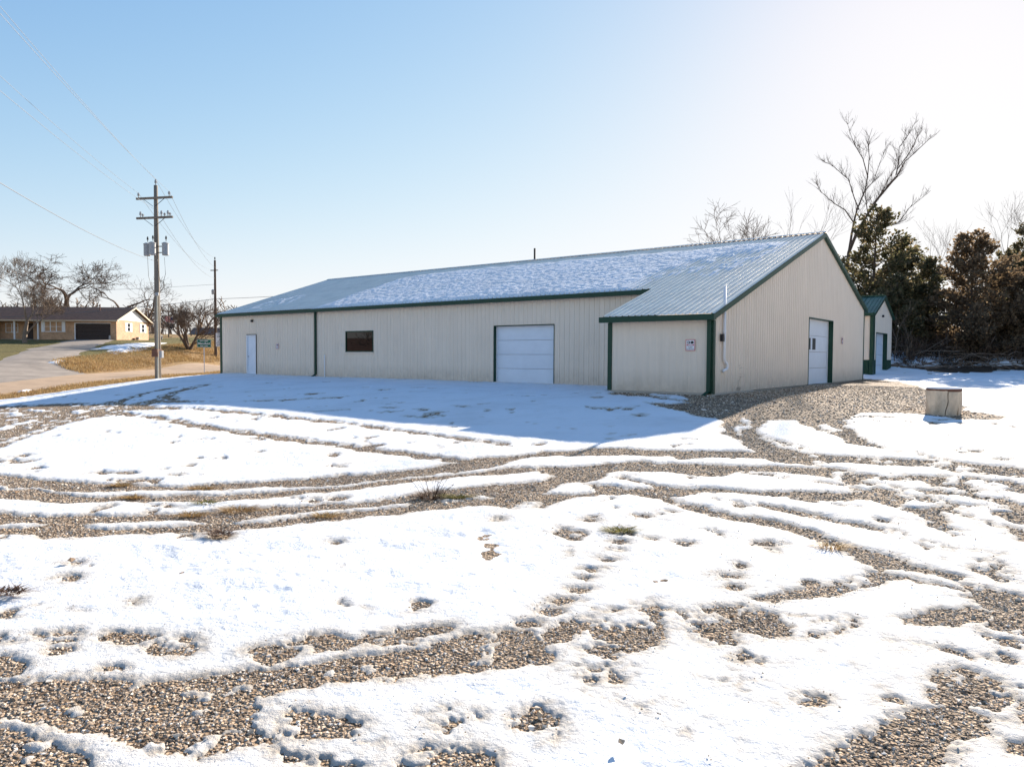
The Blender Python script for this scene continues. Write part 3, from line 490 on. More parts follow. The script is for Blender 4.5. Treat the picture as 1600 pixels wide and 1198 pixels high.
def snow_material():
    m, n, b = nodes('old_snow')
    pos = N(n, 'ShaderNodeNewGeometry').outputs['Position']
    dirt = math_(n, 'ADD', attr(n, 'thin'), math_(n, 'MULTIPLY', math_(n, 'SUBTRACT', noise(n, pos, 7, 6, .7), .5), .8))
    c = ramp(n, dirt, [(.22, (.83, .84, .86)), (.50, (.74, .725, .70)), (.80, (.56, .52, .47)), (1, (.42, .37, .31))])
    grit = ramp(n, noise(n, pos, 55, 3, .7), [(.66, (1, 1, 1)), (.74, (.50, .42, .34))])
    gsel = ramp(n, noise(n, pos, .9, 5, .65), [(.40, (0, 0, 0)), (.62, (1, 1, 1))])
    c = mixc(n, 1.0, c, ramp(n, noise(n, pos, .55, 6, .7), [(.34, (.90, .895, .885)), (.54, (1, 1, 1))]), 'MULTIPLY')
    c = mixc(n, math_(n, 'MULTIPLY', gsel, .75), c, mixc(n, 1.0, c, grit, 'MULTIPLY'))
    n.links.new(c, b.inputs['Base Color']); b.inputs['Roughness'].default_value = .85; b.inputs['Specular IOR Level'].default_value = .12
    bp = N(n, 'ShaderNodeBump'); bp.inputs['Strength'].default_value = .7; bp.inputs['Distance'].default_value = .035
    n.links.new(noise(n, pos, 14, 6, .68), bp.inputs['Height'])
    bp2 = N(n, 'ShaderNodeBump'); bp2.inputs['Strength'].default_value = .35; bp2.inputs['Distance'].default_value = .008
    n.links.new(noise(n, pos, 120, 3, .6), bp2.inputs['Height']); n.links.new(bp.outputs[0], bp2.inputs['Normal'])
    n.links.new(bp2.outputs[0], b.inputs['Normal'])
    return m

M = {}
M['ground'] = ground_material(); M['snow'] = snow_material()
M['road'] = mat('chip_seal_road', (.40, .275, .175), .9, var=.14, vscale=.9, bump=.4, bscale=60)
M['drive'] = mat('old_driveway', (.27, .225, .185), .9, var=.3, vscale=.5, bump=.4, bscale=50)

# ------------------------------------------------------------------ ground sheet
r = [0.0, .6]
while r[-1] < 700: r.append(r[-1] + .026 * r[-1] + .03)
r = np.array(r); az = np.concatenate([np.linspace(-180, -62, 40, endpoint=False), np.linspace(-62, 62, 260, endpoint=False), np.linspace(62, 180, 41)])
RR, AZ = np.meshgrid(r, np.radians(az), indexing='ij')
gx = RR * np.sin(AZ); gy = RR * np.cos(AZ)
gz = H(gx, gy)
dl = -sdist(gx, gy, LOT_EDGE)
grass = np.clip(.5 - dl / .8, 0, 1)
litter = np.clip(.5 + (-dl) / 1.5, 0, 1) * (gx > 4) * (gy > 30)
near_bank = np.clip((-gx - 38) / 5, 0, 1) * (gy < 110)
lush = near_bank * .9 + .25 * ((gx < -20) & (gy > 100))
rough = np.clip((-36 - gx), 0, 1) * np.clip((gx + 43) / 3, 0, 1)
gz = gz + grass * (1 - litter) * ((fbm(gx, gy, .9, 4, 51) - .5) * .18) * (gx < -18)
gz = gz + litter * (fbm(gx, gy, .5, 4, 52) - .5) * .5
# keep the road bed flat
rp = ROAD_NEAR + ROAD_FAR[::-1]
rd = sdist(gx, gy, rp); gz = np.where(rd < .3, H(gx, gy) - .05, gz)
dd = sdist(gx, gy, DRIVE_POLY); gz = np.where(dd < .3, H(gx, gy) - .05, gz)
me = np_mesh('ground', np.stack([gx, gy, gz], -1).reshape(-1, 3), grid_faces(*gx.shape), M['ground'],
             attrs=dict(grass=grass.ravel(), litter=litter.ravel(), lush=lush.ravel()))
tag(link('ground', me), kind='structure')

def ribbon(name, A, B, m, n=160, cols=7, up=.03):
    def rs(P, n):
        P = np.array(P, float); d = np.r_[0, np.cumsum(np.hypot(*np.diff(P, axis=0).T))]; t = np.linspace(0, d[-1], n)
        return np.c_[np.interp(t, d, P[:, 0]), np.interp(t, d, P[:, 1])]
    a = rs(A, n); b = rs(B, n); w = np.linspace(0, 1, cols)[None, :, None]
    wob = (vnoise(np.arange(n) * .35, np.zeros(n), 3) - .5) * .5
    a = a + np.c_[wob, wob * 0]
    P = a[:, None] * (1 - w) + b[:, None] * w
    crown = .04 * (1 - (2 * w[..., 0] - 1) ** 2)
    z = H(P[..., 0], P[..., 1]) + up + crown
    me = np_mesh(name, np.concatenate([P, z[..., None]], -1).reshape(-1, 3), grid_faces(n, cols)[:, ::-1], m)
    return tag(link(name, me), kind='structure')
ribbon('road', ROAD_NEAR, ROAD_FAR, M['road'])

def poly_sheet(name, poly, m, step, thick, warp=.5, patch=0, kind='structure', pscale=.5):
    P = np.array(poly); xs = np.arange(P[:, 0].min() - 1, P[:, 0].max() + 1, step); ys = np.arange(P[:, 1].min() - 1, P[:, 1].max() + 1, step)
    X, Y = np.meshgrid(xs, ys, indexing='ij')
    s = -sdist(X + (fbm(X, Y, .5, 4, 61) - .5) * warp * 2, Y + (fbm(X, Y, .5, 4, 67) - .5) * warp * 2, poly)
    if patch: s = np.minimum(s, (fbm(X, Y, pscale, 5, 71, .62) - patch) * 3)
    z = H(X, Y) + np.clip(s / .4, -1, 1) * thick + (thick * .2)
    Fc = grid_faces(*X.shape)[:, ::-1]; keep = (s.ravel()[Fc] > -.6).any(1)
    me = np_mesh(name, np.stack([X, Y, z], -1).reshape(-1, 3), Fc[keep], m, attrs=dict(thin=np.clip(.5 - s.ravel(), 0, 1)))
    return tag(link(name, me), kind=kind)
poly_sheet('driveway', DRIVE_POLY, M['drive'], .35, .035, .3)
poly_sheet('snow_patch', LAWN_SNOW, M['snow'], .16, .11, .5, .40, pscale=.55)
poly_sheet('snow_patch', DITCH_SNOW, M['snow'], .12, .11, .3)
poly_sheet('snow_patch', ROAD_SNOW, M['snow'], .1, .14, .2)

# ------------------------------------------------------------------ snow on the lot
r = [1.2]
while r[-1] < 56: r.append(r[-1] + .00034 * r[-1] ** 2 + .0026 * r[-1])
r = np.array(r)
az = np.concatenate([np.linspace(-62, -38, 40, endpoint=False), np.linspace(-38, 38, 780, endpoint=False), np.linspace(38, 62, 41)])
RR, AZ = np.meshgrid(r, np.radians(az), indexing='ij'); sx = RR * np.sin(AZ); sy = RR * np.cos(AZ)
s = snow_field(sx, sy) - .03 * np.clip((9 - RR) / 4, 0, 1)
T = .019 + .022 * np.clip((RR - 6) / 22, 0, 1)
edge = .12 + .004 * RR
prof = np.clip(s / edge, -1, 1); prof = np.where(prof > 0, np.sqrt(np.clip(1 - (1 - prof) ** 2, 0, 1)), prof)
bmp = (fbm(sx, sy, .7, 3, 81) - .5) * .05 + (fbm(sx, sy, 3.1, 3, 83) - .5) * (.055 - .025 * np.clip((RR - 9) / 8, 0, 1)) + (fbm(sx * 1.4, sy, 10, 2, 87) - .5) * .012
und = np.clip(s / .5, 0, 1)
sz = H(sx, sy) + prof * T + bmp * und
# bare ground at foundations stays clear
la = (sx - C0[0]) * CA[0] + (sy - C0[1]) * CA[1]; lb = (sx - C0[0]) * CB[0] + (sy - C0[1]) * CB[1]
inside = (la > -.0) & (la < 32.6) & (lb > 3.6) & (lb < 19.8) | (la > 0) & (la < 3.5) & (lb > .05) & (lb < 4)
Fc = grid_faces(*sx.shape)[:, ::-1]
sr = s.ravel(); ir = inside.ravel()
er = edge.ravel()
keep = (sr[Fc] > -er[Fc] * .9).any(1) & ~(ir[Fc].all(1))
Fk = Fc[keep][:, ::-1]; used = np.unique(Fk); remap = np.full(len(sr), -1, np.int64); remap[used] = np.arange(len(used))
VV = np.stack([sx, sy, sz], -1).reshape(-1, 3)[used]
me = np_mesh('snow', VV, remap[Fk], M['snow'], attrs=dict(thin=np.clip(1 - sr[used] / np.clip(.50 - .012 * RR.ravel()[used], .15, .45), 0, 1) ** 1.6 * .95))
tag(link('snow', me), kind='structure')
print('snow faces', len(Fk))

# ------------------------------------------------------------------ loose stones where the snow has gone
def rocks(name, X, Y, Z, size, m, seed=5):
    rs = np.random.RandomState(seed); n = len(X)
    base = np.array([(1, 0, 0), (-1, 0, 0), (0, 1, 0), (0, -1, 0), (0, 0, 1), (0, 0, -1)], float)
    fc = np.array([(0, 2, 4), (2, 1, 4), (1, 3, 4), (3, 0, 4), (2, 0, 5), (1, 2, 5), (3, 1, 5), (0, 3, 5)])
    V = base[None] * (1 + (rs.rand(n, 6, 1) - .5) * .6) + (rs.rand(n, 6, 3) - .5) * .7
    q = rs.randn(n, 4); q /= np.linalg.norm(q, axis=1, keepdims=True); w, x, y, z = q.T
    Rm = np.stack([1 - 2 * (y * y + z * z), 2 * (x * y - z * w), 2 * (x * z + y * w), 2 * (x * y + z * w), 1 - 2 * (x * x + z * z), 2 * (y * z - x * w), 2 * (x * z - y * w), 2 * (y * z + x * w), 1 - 2 * (x * x + y * y)], -1).reshape(n, 3, 3)
    V = np.einsum('nij,nkj->nki', Rm, V) * size[:, None, None] * np.array([1, 1, .62])
    V += np.stack([X, Y, Z], -1)[:, None]
    Fm = (fc[None] + (np.arange(n) * 6)[:, None, None]).reshape(-1, 3)
    tone = np.repeat(rs.rand(n), 6)
    return link(name, np_mesh(name, V.reshape(-1, 3), Fm, m, smooth=False, attrs=dict(tone=tone)))
mg, n, b = nodes('crushed_stone')
n.links.new(ramp(n, attr(n, 'tone'), [(0, (.16, .115, .08)), (.2, (.38, .285, .20)), (.55, (.56, .44, .32)), (.8, (.70, .58, .45)), (.92, (.80, .73, .64)), (1, (.44, .25, .12))]), b.inputs['Base Color'])
b.inputs['Roughness'].default_value = .9; b.inputs['Specular IOR Level'].default_value = .15; M['stone'] = mg
rs = np.random.RandomState(12)
def sample_stones(n, r0, r1, azm, smin, smax, seed, power=1):
    rs = np.random.RandomState(seed)
    rr = 1 / (1 / r1 + rs.rand(n) * (1 / r0 - 1 / r1)) if power else np.sqrt(r0 ** 2 + rs.rand(n) * (r1 ** 2 - r0 ** 2))
    aa = np.radians((rs.rand(n) * 2 - 1) * azm); X = rr * np.sin(aa); Y = rr * np.cos(aa)
    s = snow_field(X, Y); k = (s < .015 + .03 * rs.rand(n) ** 3) | ((s < .12) & (rs.rand(n) < .10 * (1 - s / .12))) | ((s < .3) & (rs.rand(n) < .004))
    X, Y, rr, s = X[k], Y[k], rr[k], s[k]
    sz = (smin + (smax - smin) * rs.rand(len(X)) ** 2.5) * np.where((rs.rand(len(X)) < .03) & (s < .0), 1.8, 1) * np.where(s > .02, .6, 1)
    lift = np.where(s > .03, .028, 0)
    return X, Y, H(X, Y) + sz * .16 + lift, sz
pa = sample_stones(110000, 2.2, 8.5, 41, .005, .0165, 1, 0)
pb = sample_stones(120000, 8.5, 17, 40, .009, .020, 2, 0)
pc = sample_stones(75000, 17, 33, 40, .015, .030, 4, 0)
lc = (pc[0] - C0[0]) * CB[0] + (pc[1] - C0[1]) * CB[1]; l2 = (pc[0] - C0[0]) * CA[0] + (pc[1] - C0[1]) * CA[1]
kc = ~((l2 > -.1) & (lc > -.1)) & (sdist(pc[0], pc[1], LOT_EDGE) < -.3); pc = [q[kc] for q in pc]
P4 = [np.concatenate(z) for z in zip(pa, pb, pc)]
print('stones', len(P4[0]))
g = rocks('gravel', *P4, M['stone']); tag(g, 'crushed tan stone showing where the snow has melted in the wheel tracks', 'gravel', kind='stuff')
# ------------------------------------------------------------------ materials for built things
M['siding'] = mat('cream_siding', (.82, .70, .575), .45, var=.035, vscale=.7, spec=.35)
def dirty(m, col, dirt=(.30, .235, .17)):
    n = m.node_tree; b = n.nodes['Principled BSDF']; pos = N(n, 'ShaderNodeTexCoord').outputs['Object']
    sp = N(n, 'ShaderNodeSeparateXYZ'); n.links.new(pos, sp.inputs[0])
    mr = N(n, 'ShaderNodeMapRange'); n.links.new(sp.outputs[2], mr.inputs[0]); mr.inputs[1].default_value = .75; mr.inputs[2].default_value = 0; mr.inputs[3].default_value = 0; mr.inputs[4].default_value = .55
    f = math_(n, 'MULTIPLY', mr.outputs[0], ramp(n, noise(n, pos, 3.0, 7, .7), [(.3, (.15, .15, .15)), (.7, (1, 1, 1))]))
    mp = N(n, 'ShaderNodeMapping'); mp.inputs['Scale'].default_value = (5, 5, .35); n.links.new(pos, mp.inputs[0])
    streak = ramp(n, noise(n, mp.outputs[0], 1.0, 6, .7), [(.35, (.945, .94, .93)), (.62, (1, 1, 1))])
    old = b.inputs['Base Color'].links[0].from_socket
    n.links.new(mixc(n, f, mixc(n, 1, old, streak, 'MULTIPLY'), dirt), b.inputs['Base Color'])
    # screw rows every 0.9 m of height
    w = math_(n, 'PINGPONG', sp.outputs[2], .45)
    return m
dirty(M['siding'], None)
M['green'] = mat('green_trim', (.010, .050, .030), .45, var=.15, vscale=2, spec=.3)
M['galv'] = mat('galvalume_roof', (.80, .74, .65), .42, metal=.8, var=.10, vscale=1.2)
M['white'] = mat('white_paint', (.80, .81, .83), .4, var=.03, vscale=2)
M['door_white'] = mat('white_door_enamel', (.72, .77, .84), .4, var=.04, vscale=2)
M['concrete'] = mat('concrete', (.47, .42, .36), .9, var=.12, vscale=3, bump=.3)
M['glass'] = mat('dark_window_glass', (.010, .009, .009), .02, spec=.4)
M['black'] = mat('black_metal', (.02, .02, .022), .5)
M['pvc'] = mat('white_conduit', (.82, .82, .84), .4)
M['green_roof'] = mat('green_roof_steel', (.06, .13, .095), .45, metal=.3, var=.3, vscale=1.2, col2=None)
M['bark'] = mat('grey_bark', (.21, .155, .115), .95, var=.3, vscale=8, bump=.5, bscale=30, stretch=(1, 1, .25))
M['bark_dark'] = mat('dark_bark', (.115, .082, .062), .95, var=.3, vscale=8, bump=.5, bscale=30, stretch=(1, 1, .25))
M['pole'] = mat('weathered_pole', (.21, .175, .14), .9, var=.28, vscale=6, bump=.4, bscale=20, stretch=(1, 1, .08))
M['grey_metal'] = mat('transformer_grey', (.36, .36, .36), .5, var=.1, vscale=5)
M['wire'] = mat('aluminium_wire', (.16, .16, .17), .6, metal=.0)
M['galv_post'] = mat('galvanised_post', (.50, .50, .50), .5, metal=.4)

# ------------------------------------------------------------------ corrugated walls
RIB = .2286
def wall_panels(parent, p0, u, nrm, length, zbot, ztop, openings, m, rib=.020, pw=.9144, name='siding_panel'):
    """panels of ribbed sheet along u from p0 (local coords)"""
    u = Vector(u); nrm = Vector(nrm); p0 = Vector(p0)
    npan = int(math.ceil(length / pw - 1e-6))
    for k in range(npan):
        s0 = k * pw; s1 = min(length, s0 + pw) - .003
        pts = {s0: 0.0, s1: 0.0}
        q = math.floor(s0 / RIB) * RIB
        while q < s1:
            for dx, h in ((.0, 0), (.018, 1), (.046, 1), (.064, 0), (.140, 0), (.146, .22), (.158, .22), (.164, 0)):
                x = q + dx + .05
                if s0 < x < s1: pts[round(x, 4)] = h * rib
            q += RIB
        def hat(x):
            ks = sorted(pts)
            for a, b in zip(ks, ks[1:]):
                if a <= x <= b: return pts[a] + (pts[b] - pts[a]) * (x - a) / (b - a + 1e-9)
            return 0
        for (a, b, c, d) in openings:
            for x in (a, b):
                if s0 < x < s1 and x not in pts: pts[x] = hat(x)
        xr = [x for x in (getattr(ztop, 'knots', [])) if s0 < x < s1]
        for x in xr:
            if x not in pts: pts[x] = hat(x)
        ks = sorted(pts); mb = MB(); mb_hi = MB(); whole = any(oa <= s0 + .02 and ob >= s1 - .02 for (oa, ob, _, _) in openings)
        for a, b in zip(ks, ks[1:]):
            if b - a < 1e-4: continue
            mid = (a + b) / 2; zs = [(zbot, None)]
            A_ = p0 + u * a + nrm * pts[a]; B_ = p0 + u * b + nrm * pts[b]
            segs = []; lo = (zbot, zbot)
            for (oa, ob, oz0, oz1) in openings:
                if oa - 1e-5 <= mid <= ob + 1e-5:
                    if oz0 > lo[0] + .01: segs.append((lo, (oz0, oz0)))
                    lo = (oz1, oz1)
            segs.append((lo, (ztop(a), ztop(b))))
            for (l, h) in segs:
                if h[0] <= l[0] and h[1] <= l[1]: continue
                (mb_hi if whole and l[0] > zbot + .1 else mb).quad((A_.x, A_.y, l[0]), (B_.x, B_.y, l[1]), (B_.x, B_.y, h[1]), (A_.x, A_.y, h[0]))
        if mb_hi.f: mb_hi.build(name, m, parent)
        if mb.f: mb.build(name, m, parent)

def roof_panels(parent, x0, x1, y_eave, z_eave, y_ridge, z_ridge, m, rib=.034, pw=.9144, name='roof_panel', eave_fn=None):
    """ribbed sheets running from eave to ridge, laid side by side along x"""
    sl = (z_ridge - z_eave) / (y_ridge - y_eave)
    nrm = Vector((0, -sl, 1)).normalized() if y_ridge > y_eave else Vector((0, -sl, 1)).normalized()
    n = int(math.ceil((x1 - x0) / pw - 1e-6))
    for k in range(n):
        a = x0 + k * pw; b = min(x1, a + pw) - .003
        cuts = [(a, b)]
        if eave_fn:
            cuts = []; prev = a
            for xs in eave_fn[0]:
                if a < xs < b: cuts.append((prev, xs)); prev = xs
            cuts.append((prev, b))
        for (a2, b2) in cuts:
            ye = eave_fn[1]((a2 + b2) / 2) if eave_fn else y_eave
            ze = z_eave + sl * (ye - y_eave)
            prof = [(a2, 0)]
            q = math.floor(a2 / RIB) * RIB
            while q < b2:
                for dx, h in ((.02, 0), (.035, 1), (.06, 1), (.075, 0)):
                    x = q + dx
                    if a2 < x < b2: prof.append((x, h * rib))
                q += RIB
            prof.append((b2, 0)); mb = MB()
            for (xa, ha), (xb, hb) in zip(prof, prof[1:]):
                mb.quad((xa, ye + nrm.y * ha, ze + nrm.z * ha), (xb, ye + nrm.y * hb, ze + nrm.z * hb),
                        (xb, y_ridge + nrm.y * hb, z_ridge + nrm.z * hb), (xa, y_ridge + nrm.y * ha, z_ridge + nrm.z * ha))
            mb.build(name, m, parent)

def window_unit(parent, name, x0, x1, z0, z1, y, fw=.05, fm=None, depth=.05):
    """window in a wall whose face is at y looking to -y"""
    f = MB()
    f.box(x0, x1, y - .02, y + depth, z1 - fw, z1).box(x0, x1, y - .02, y + depth, z0, z0 + fw)
    f.box(x0, x0 + fw, y - .018, y + depth, z0 + fw, z1 - fw).box(x1 - fw, x1, y - .018, y + depth, z0 + fw, z1 - fw)
    w = f.build(name, fm or M['white'], parent)
    MB().box(x0 + fw, x1 - fw, y + depth * .3, y + depth * .6, z0 + fw, z1 - fw).build('pane', M['glass'], w)
    return w

# ------------------------------------------------------------------ the metal building
TH = math.atan2(-0.60846, 0.79358)
B = empty('metal_building', (C0[0], C0[1], 0), TH, 'long cream ribbed metal building with green trim and snow on its roof', 'building')
D_ = 3.547; WR = 11.776; HR = 6.376; HA = 2.44; SL = (HR - HA) / WR; HM = HA + SL * D_; LN = 32.62; WB = 19.9; AX = 3.53
HB = HR - SL * (WB - WR)
def const(v): return lambda s: v
# main front wall : starts at left end x=-LN
GA = (LN - 11.19, LN - 8.11, -.2, 2.42); DO = (LN - 29.84, LN - 28.86, -.2, 2.32); WI = (LN - 20.99, LN - 18.88, 1.33, 2.39)
wall_panels(B, (-LN, D_, 0), (1, 0, 0), (0, -1, 0), LN - AX, .03, const(HM - .02), [DO, WI, GA], M['siding'])
# annex front, annex return
wall_panels(B, (-AX, 0, 0), (1, 0, 0), (0, -1, 0), AX, .06, const(HA - .02), [], M['siding'], rib=.006)
wall_panels(B, (-AX, D_, 0), (0, -1, 0), (-1, 0, 0), D_, .06, lambda s: HA + SL * (D_ - s) - .02, [], M['siding'])
# right gable
def gz_(s): return (HA + SL * s if s < WR else HR - SL * (s - WR)) - .03
gz_.knots = [WR]
GD = (10.0, 13.72, -.2, 2.76)
wall_panels(B, (0, 0, 0), (0, 1, 0), (1, 0, 0), WB, .05, gz_, [GD], M['siding'])
# left gable, back wall
def gl_(s):
    y = WB - s; return (HA + SL * y if y < WR else HR - SL * (y - WR)) - .03
gl_.knots = [WB - WR]
wall_panels(B, (-LN, WB, 0), (0, -1, 0), (-1, 0, 0), WB - D_, .05, gl_, [], M['siding'])
wall_panels(B, (0, WB, 0), (-1, 0, 0), (0, 1, 0), LN, .05, const(HB - .03), [], M['siding'])
f = MB(); f.box(-LN + .02, -.02, D_ + .025, WB - .02, -.6, .028); f.box(-AX + .02, .012, -.022, D_ + .02, -.7, .058); f.build('foundation', M['concrete'], B)
# roof
def eave_at(x): return -.22 if x > -AX - .12 else D_ - .2
roof_panels(B, -LN - .12, .14, -.22, HA - SL * .22 + .06, WR, HR + .06, M['galv'], eave_fn=([-AX - .12], eave_at))
roof_panels(B, -LN - .12, .14, WB + .2, HB - SL * .2 + .06, WR, HR + .06, M['galv'])
rc = MB(); rc.prism([(-LN - .14, WR - .17, HR + .045), (-LN - .14, WR, HR + .115), (-LN - .14, WR + .17, HR + .045), (-LN - .14, WR, HR + .09)], (LN + .30, 0, 0)); rc.build('ridge_cap', M['galv'], B)
# trim
def zf(y): return HA + SL * y
def bx(name, m, *a, parent=B): return MB().box(*a).build(name, m, parent)
gt = bx('gutter', M['green'], -LN - .1, -AX - .13, D_ - .30, D_ - .17, zf(D_ - .2) - .13, zf(D_ - .2) + .035)
bx('soffit', M['green'], -LN - .1, -AX - .13, D_ - .168, D_ - .024, zf(D_ - .2) - .12, zf(D_ - .2) - .10)
gt = bx('gutter', M['green'], -AX - .2, .16, -.33, -.20, HA - .205, HA - .03)
bx('soffit', M['green'], -AX - .12, .12, -.198, -.024, HA - .19, HA - .17)
def rake(y0, z0, y1, z1, x0, x1, t, name='rake_trim'):
    MB().prism([(x0, y0, z0 - t), (x0, y1, z1 - t), (x0, y1, z1), (x0, y0, z0)], (x1 - x0, 0, 0)).build(name, M['green'], B)
rake(-.24, zf(-.24) + .05, WR, HR + .05, .022, .15, .17); rake(WR, HR + .05, WB + .22, HR - SL * (WB + .22 - WR) + .05, .022, .15, .17)
rake(D_ - .24, zf(D_ - .24) + .05, WR, HR + .05, -LN - .14, -LN - .022, .17); rake(WR, HR + .05, WB + .22, HR - SL * (WB + .22 - WR) + .05, -LN - .14, -LN - .022, .17)
rake(-.24, zf(-.24) + .04, D_ - .17, zf(D_ - .17) + .04, -AX - .14, -AX - .022, .13)
def lcorner(x, y, sx, sy, z0, z1, w=.13):
    m = MB(); m.box(min(x, x + sx * w), max(x, x + sx * w), y - .028, y - .002, z0, z1)
    m.box(x + .002 if sy > 0 else x - .028, x + .028 if sy > 0 else x - .002, y - .0, y + w, z0, z1)
    return m.build('corner_trim', M['green'], B)
lcorner(0, -.0, -1, 1, .03, HA - .2, .16)
MB().box(-AX - .03, -AX + .12, -.03, -.001, .05, HA - .2).box(-AX - .03, -AX - .001, 0.0, .12, .05, HA - .2).build('corner_trim', M['green'], B)
MB().box(-LN - .03, -LN + .17, D_ - .03, D_ - .001, -.02, HM - .1).box(-LN - .03, -LN - .001, D_, D_ + .17, -.02, HM - .1).build('corner_trim', M['green'], B)
MB().box(.001, .03, WB - .1, WB + .03, .03, HB - .1).build('corner_trim', M['green'], B)
MB().box(-23.52, -23.40, D_ - .028, D_ - .022, .03, HM - .1).build('joint_trim', M['green'], B)
# base trim line
MB().box(-LN, -AX, D_ - .030, D_ - .021, .02, .05).build('base_trim', M['siding'], B)
# downspouts with kicked-out foot
def downspout(x, y, ztop, zb, dx=-.12, dy=-.14, w=.055):
    d = MB(); d.box(x - w, x + w, y - .08, y, zb + .16, ztop)
    d.prism([(x - w, y - .08, zb + .16), (x + w, y - .08, zb + .16), (x + w, y, zb + .16), (x - w, y, zb + .16)], (dx, dy, -.14))
    return d.build('downspout', M['green'], B)
downspout(-23.36, D_ - .032, HM - .02, .0); downspout(-.085, -.032, HA - .2, -.04)
# overhead doors : frame and four sections with a raised field
def overhead(parent, frame, u0, u1, zt, depth, axis, jamb=.05, wins=None, secs=4, z0=.02, inset=.0, stop=.06):
    """axis 'x': wall faces -y at y=frame ; axis 'y': wall faces +x at x=frame"""
    def place(mb_name, m, a0, a1, d0, d1, zz0, zz1, par):
        if axis == 'x': return MB().box(a0, a1, frame + d0, frame + d1, zz0, zz1).build(mb_name, m, par)
        return MB().box(frame - d1, frame - d0, a0, a1, zz0, zz1).build(mb_name, m, par)
    d = empty('overhead_door', (0, 0, 0)); d.parent = parent
    def P(a0, a1, d0, d1, zz0, zz1, mb):
        if axis == 'x': mb.box(a0, a1, frame + d0, frame + d1, zz0, zz1)
        else: mb.box(frame - d1, frame - d0, a0, a1, zz0, zz1)
    fr = MB(); P(u0 - .035, u0, -.03, depth + .03, z0, zt + .035, fr); P(u1, u1 + .035, -.03, depth + .03, z0, zt + .035, fr); P(u0, u1, -.03, depth + .03, zt, zt + .036, fr)
    fr.build('frame', M['green'], d)
    st = MB(); P(u0 + .002, u0 + stop, depth - .03, depth + .002, z0, zt - .002, st); P(u1 - stop, u1 - .002, depth - .03, depth + .002, z0, zt - .002, st); P(u0 + stop, u1 - stop, depth - .03, depth + .002, zt - stop, zt - .002, st)
    st.build('door_stop', M['white'], d)
    hh = (zt - z0) / secs
    for i in range(secs):
        mb = MB(); a, b = z0 + i * hh + .006, z0 + (i + 1) * hh - .006
        P(u0 + .01, u1 - .01, depth + .006, depth + .04, a, b, mb)
        nb = 1; w = (u1 - u0 - 2 * stop) / nb
        for j in range(nb): P(u0 + stop + .05, u1 - stop - .05, depth - .003, depth + .0065, a + .12, b - .12, mb)
        o = mb.build('door_section', M['door_white'], d)
        if wins and i == wins[0]:
            for (wa, wb) in wins[1]:
                g = MB(); P(wa, wb, depth - .012, depth + .002, a + .09, b - .1, g); g.build('pane', M['black'], o)
    return d
overhead(B, D_, -11.19, -8.11, 2.42, .14, 'x', z0=.03)
overhead(B, 0, 10.0, 13.72, 2.76, .20, 'y', wins=(2, [(10.55, 11.0), (11.3, 11.75)]), z0=.03)
# entry door
dx0, dx1 = -29.84, -28.86
fr = MB().box(dx0, dx0 + .05, D_ - .035, D_ + .12, .03, 2.32).box(dx1 - .05, dx1, D_ - .035, D_ + .12, .03, 2.32).box(dx0 + .05, dx1 - .05, D_ - .035, D_ + .12, 2.26, 2.32)
frame = fr.build('door_frame', M['white'], B)
MB().box(dx0 + .03, dx1 + .035, D_ - .05, D_ - .036, 2.322, 2.36).box(dx1 + .001, dx1 + .03, D_ - .05, D_ - .02, .03, 2.322).build('drip_trim', M['black'], B)
dr = MB().box(dx0 + .052, dx1 - .052, D_ + .05, D_ + .09, .07, 2.258)
for (a, b, c, d) in ((.12, .40, .25, 1.0), (.50, .78, .25, 1.0), (.12, .40, 1.15, 1.95), (.50, .78, 1.15, 1.95)): dr.box(dx0 + a + .04, dx0 + b + .04, D_ + .042, D_ + .0505, c, d)
door = dr.build('door', M['door_white'], B)
MB().lathe([(.03, 0), (.035, .03), (.03, .05)], (dx0 + .12, D_ + .02, 1.05), 10).build('handle', M['grey_metal'], door)
MB().box(dx0, dx1, D_ - .16, D_ + .06, -.05, .028).build('door_step', M['concrete'], B)
wu = window_unit(B, 'window', -20.99, -18.88, 1.33, 2.39, D_, .05, M['green'], .07)
MB().box(-21.03, -18.84, D_ - .06, D_ - .021, 1.27, 1.325).build('sill', M['siding'], wu)
# small fixtures
MB().box(-29.27, -29.13, D_ - .13, D_ - .002, 3.06, 3.2).build('wall_light', M['black'], B, bevel=.02)
MB().tube([(-22.6, D_ - .06, -.1), (-22.6, D_ - .06, 1.18)], .028, 8).build('vent_pipe', M['pvc'], B)
MB().tube([(-15.4, 12.3, 5.9), (-15.4, 12.3, 7.18)], .055, 8).build('roof_vent_pipe', M['black'], B)
MB().lathe([(.09, 0), (.09, .14), (.15, .16), (.13, .22), (.02, .28)], (-15.62, 12.35, 6.3), 10).build('roof_vent_cap', M['grey_metal'], B)
cp = [(.06, .76, 3.30), (.06, .76, 1.12), (.062, .79, 1.02), (.08, .93, .95), (.09, .97, .86), (.08, .93, .77), (.07, .72, .73), (.075, .66, .70)]
MB().tube(cp, .042, 10).build('conduit', M['pvc'], B, smooth=True)
MB().tube([(.06, .76, 1.9), (.06, .76, 1.98)], .055, 10).box(.02, .10, .70, .82, 1.86, 1.875).build('conduit_coupling', M['pvc'], B)
MB().box(.025, .12, .50, .64, 1.62, 1.84).build('junction_box', M['black'], B, bevel=.01)
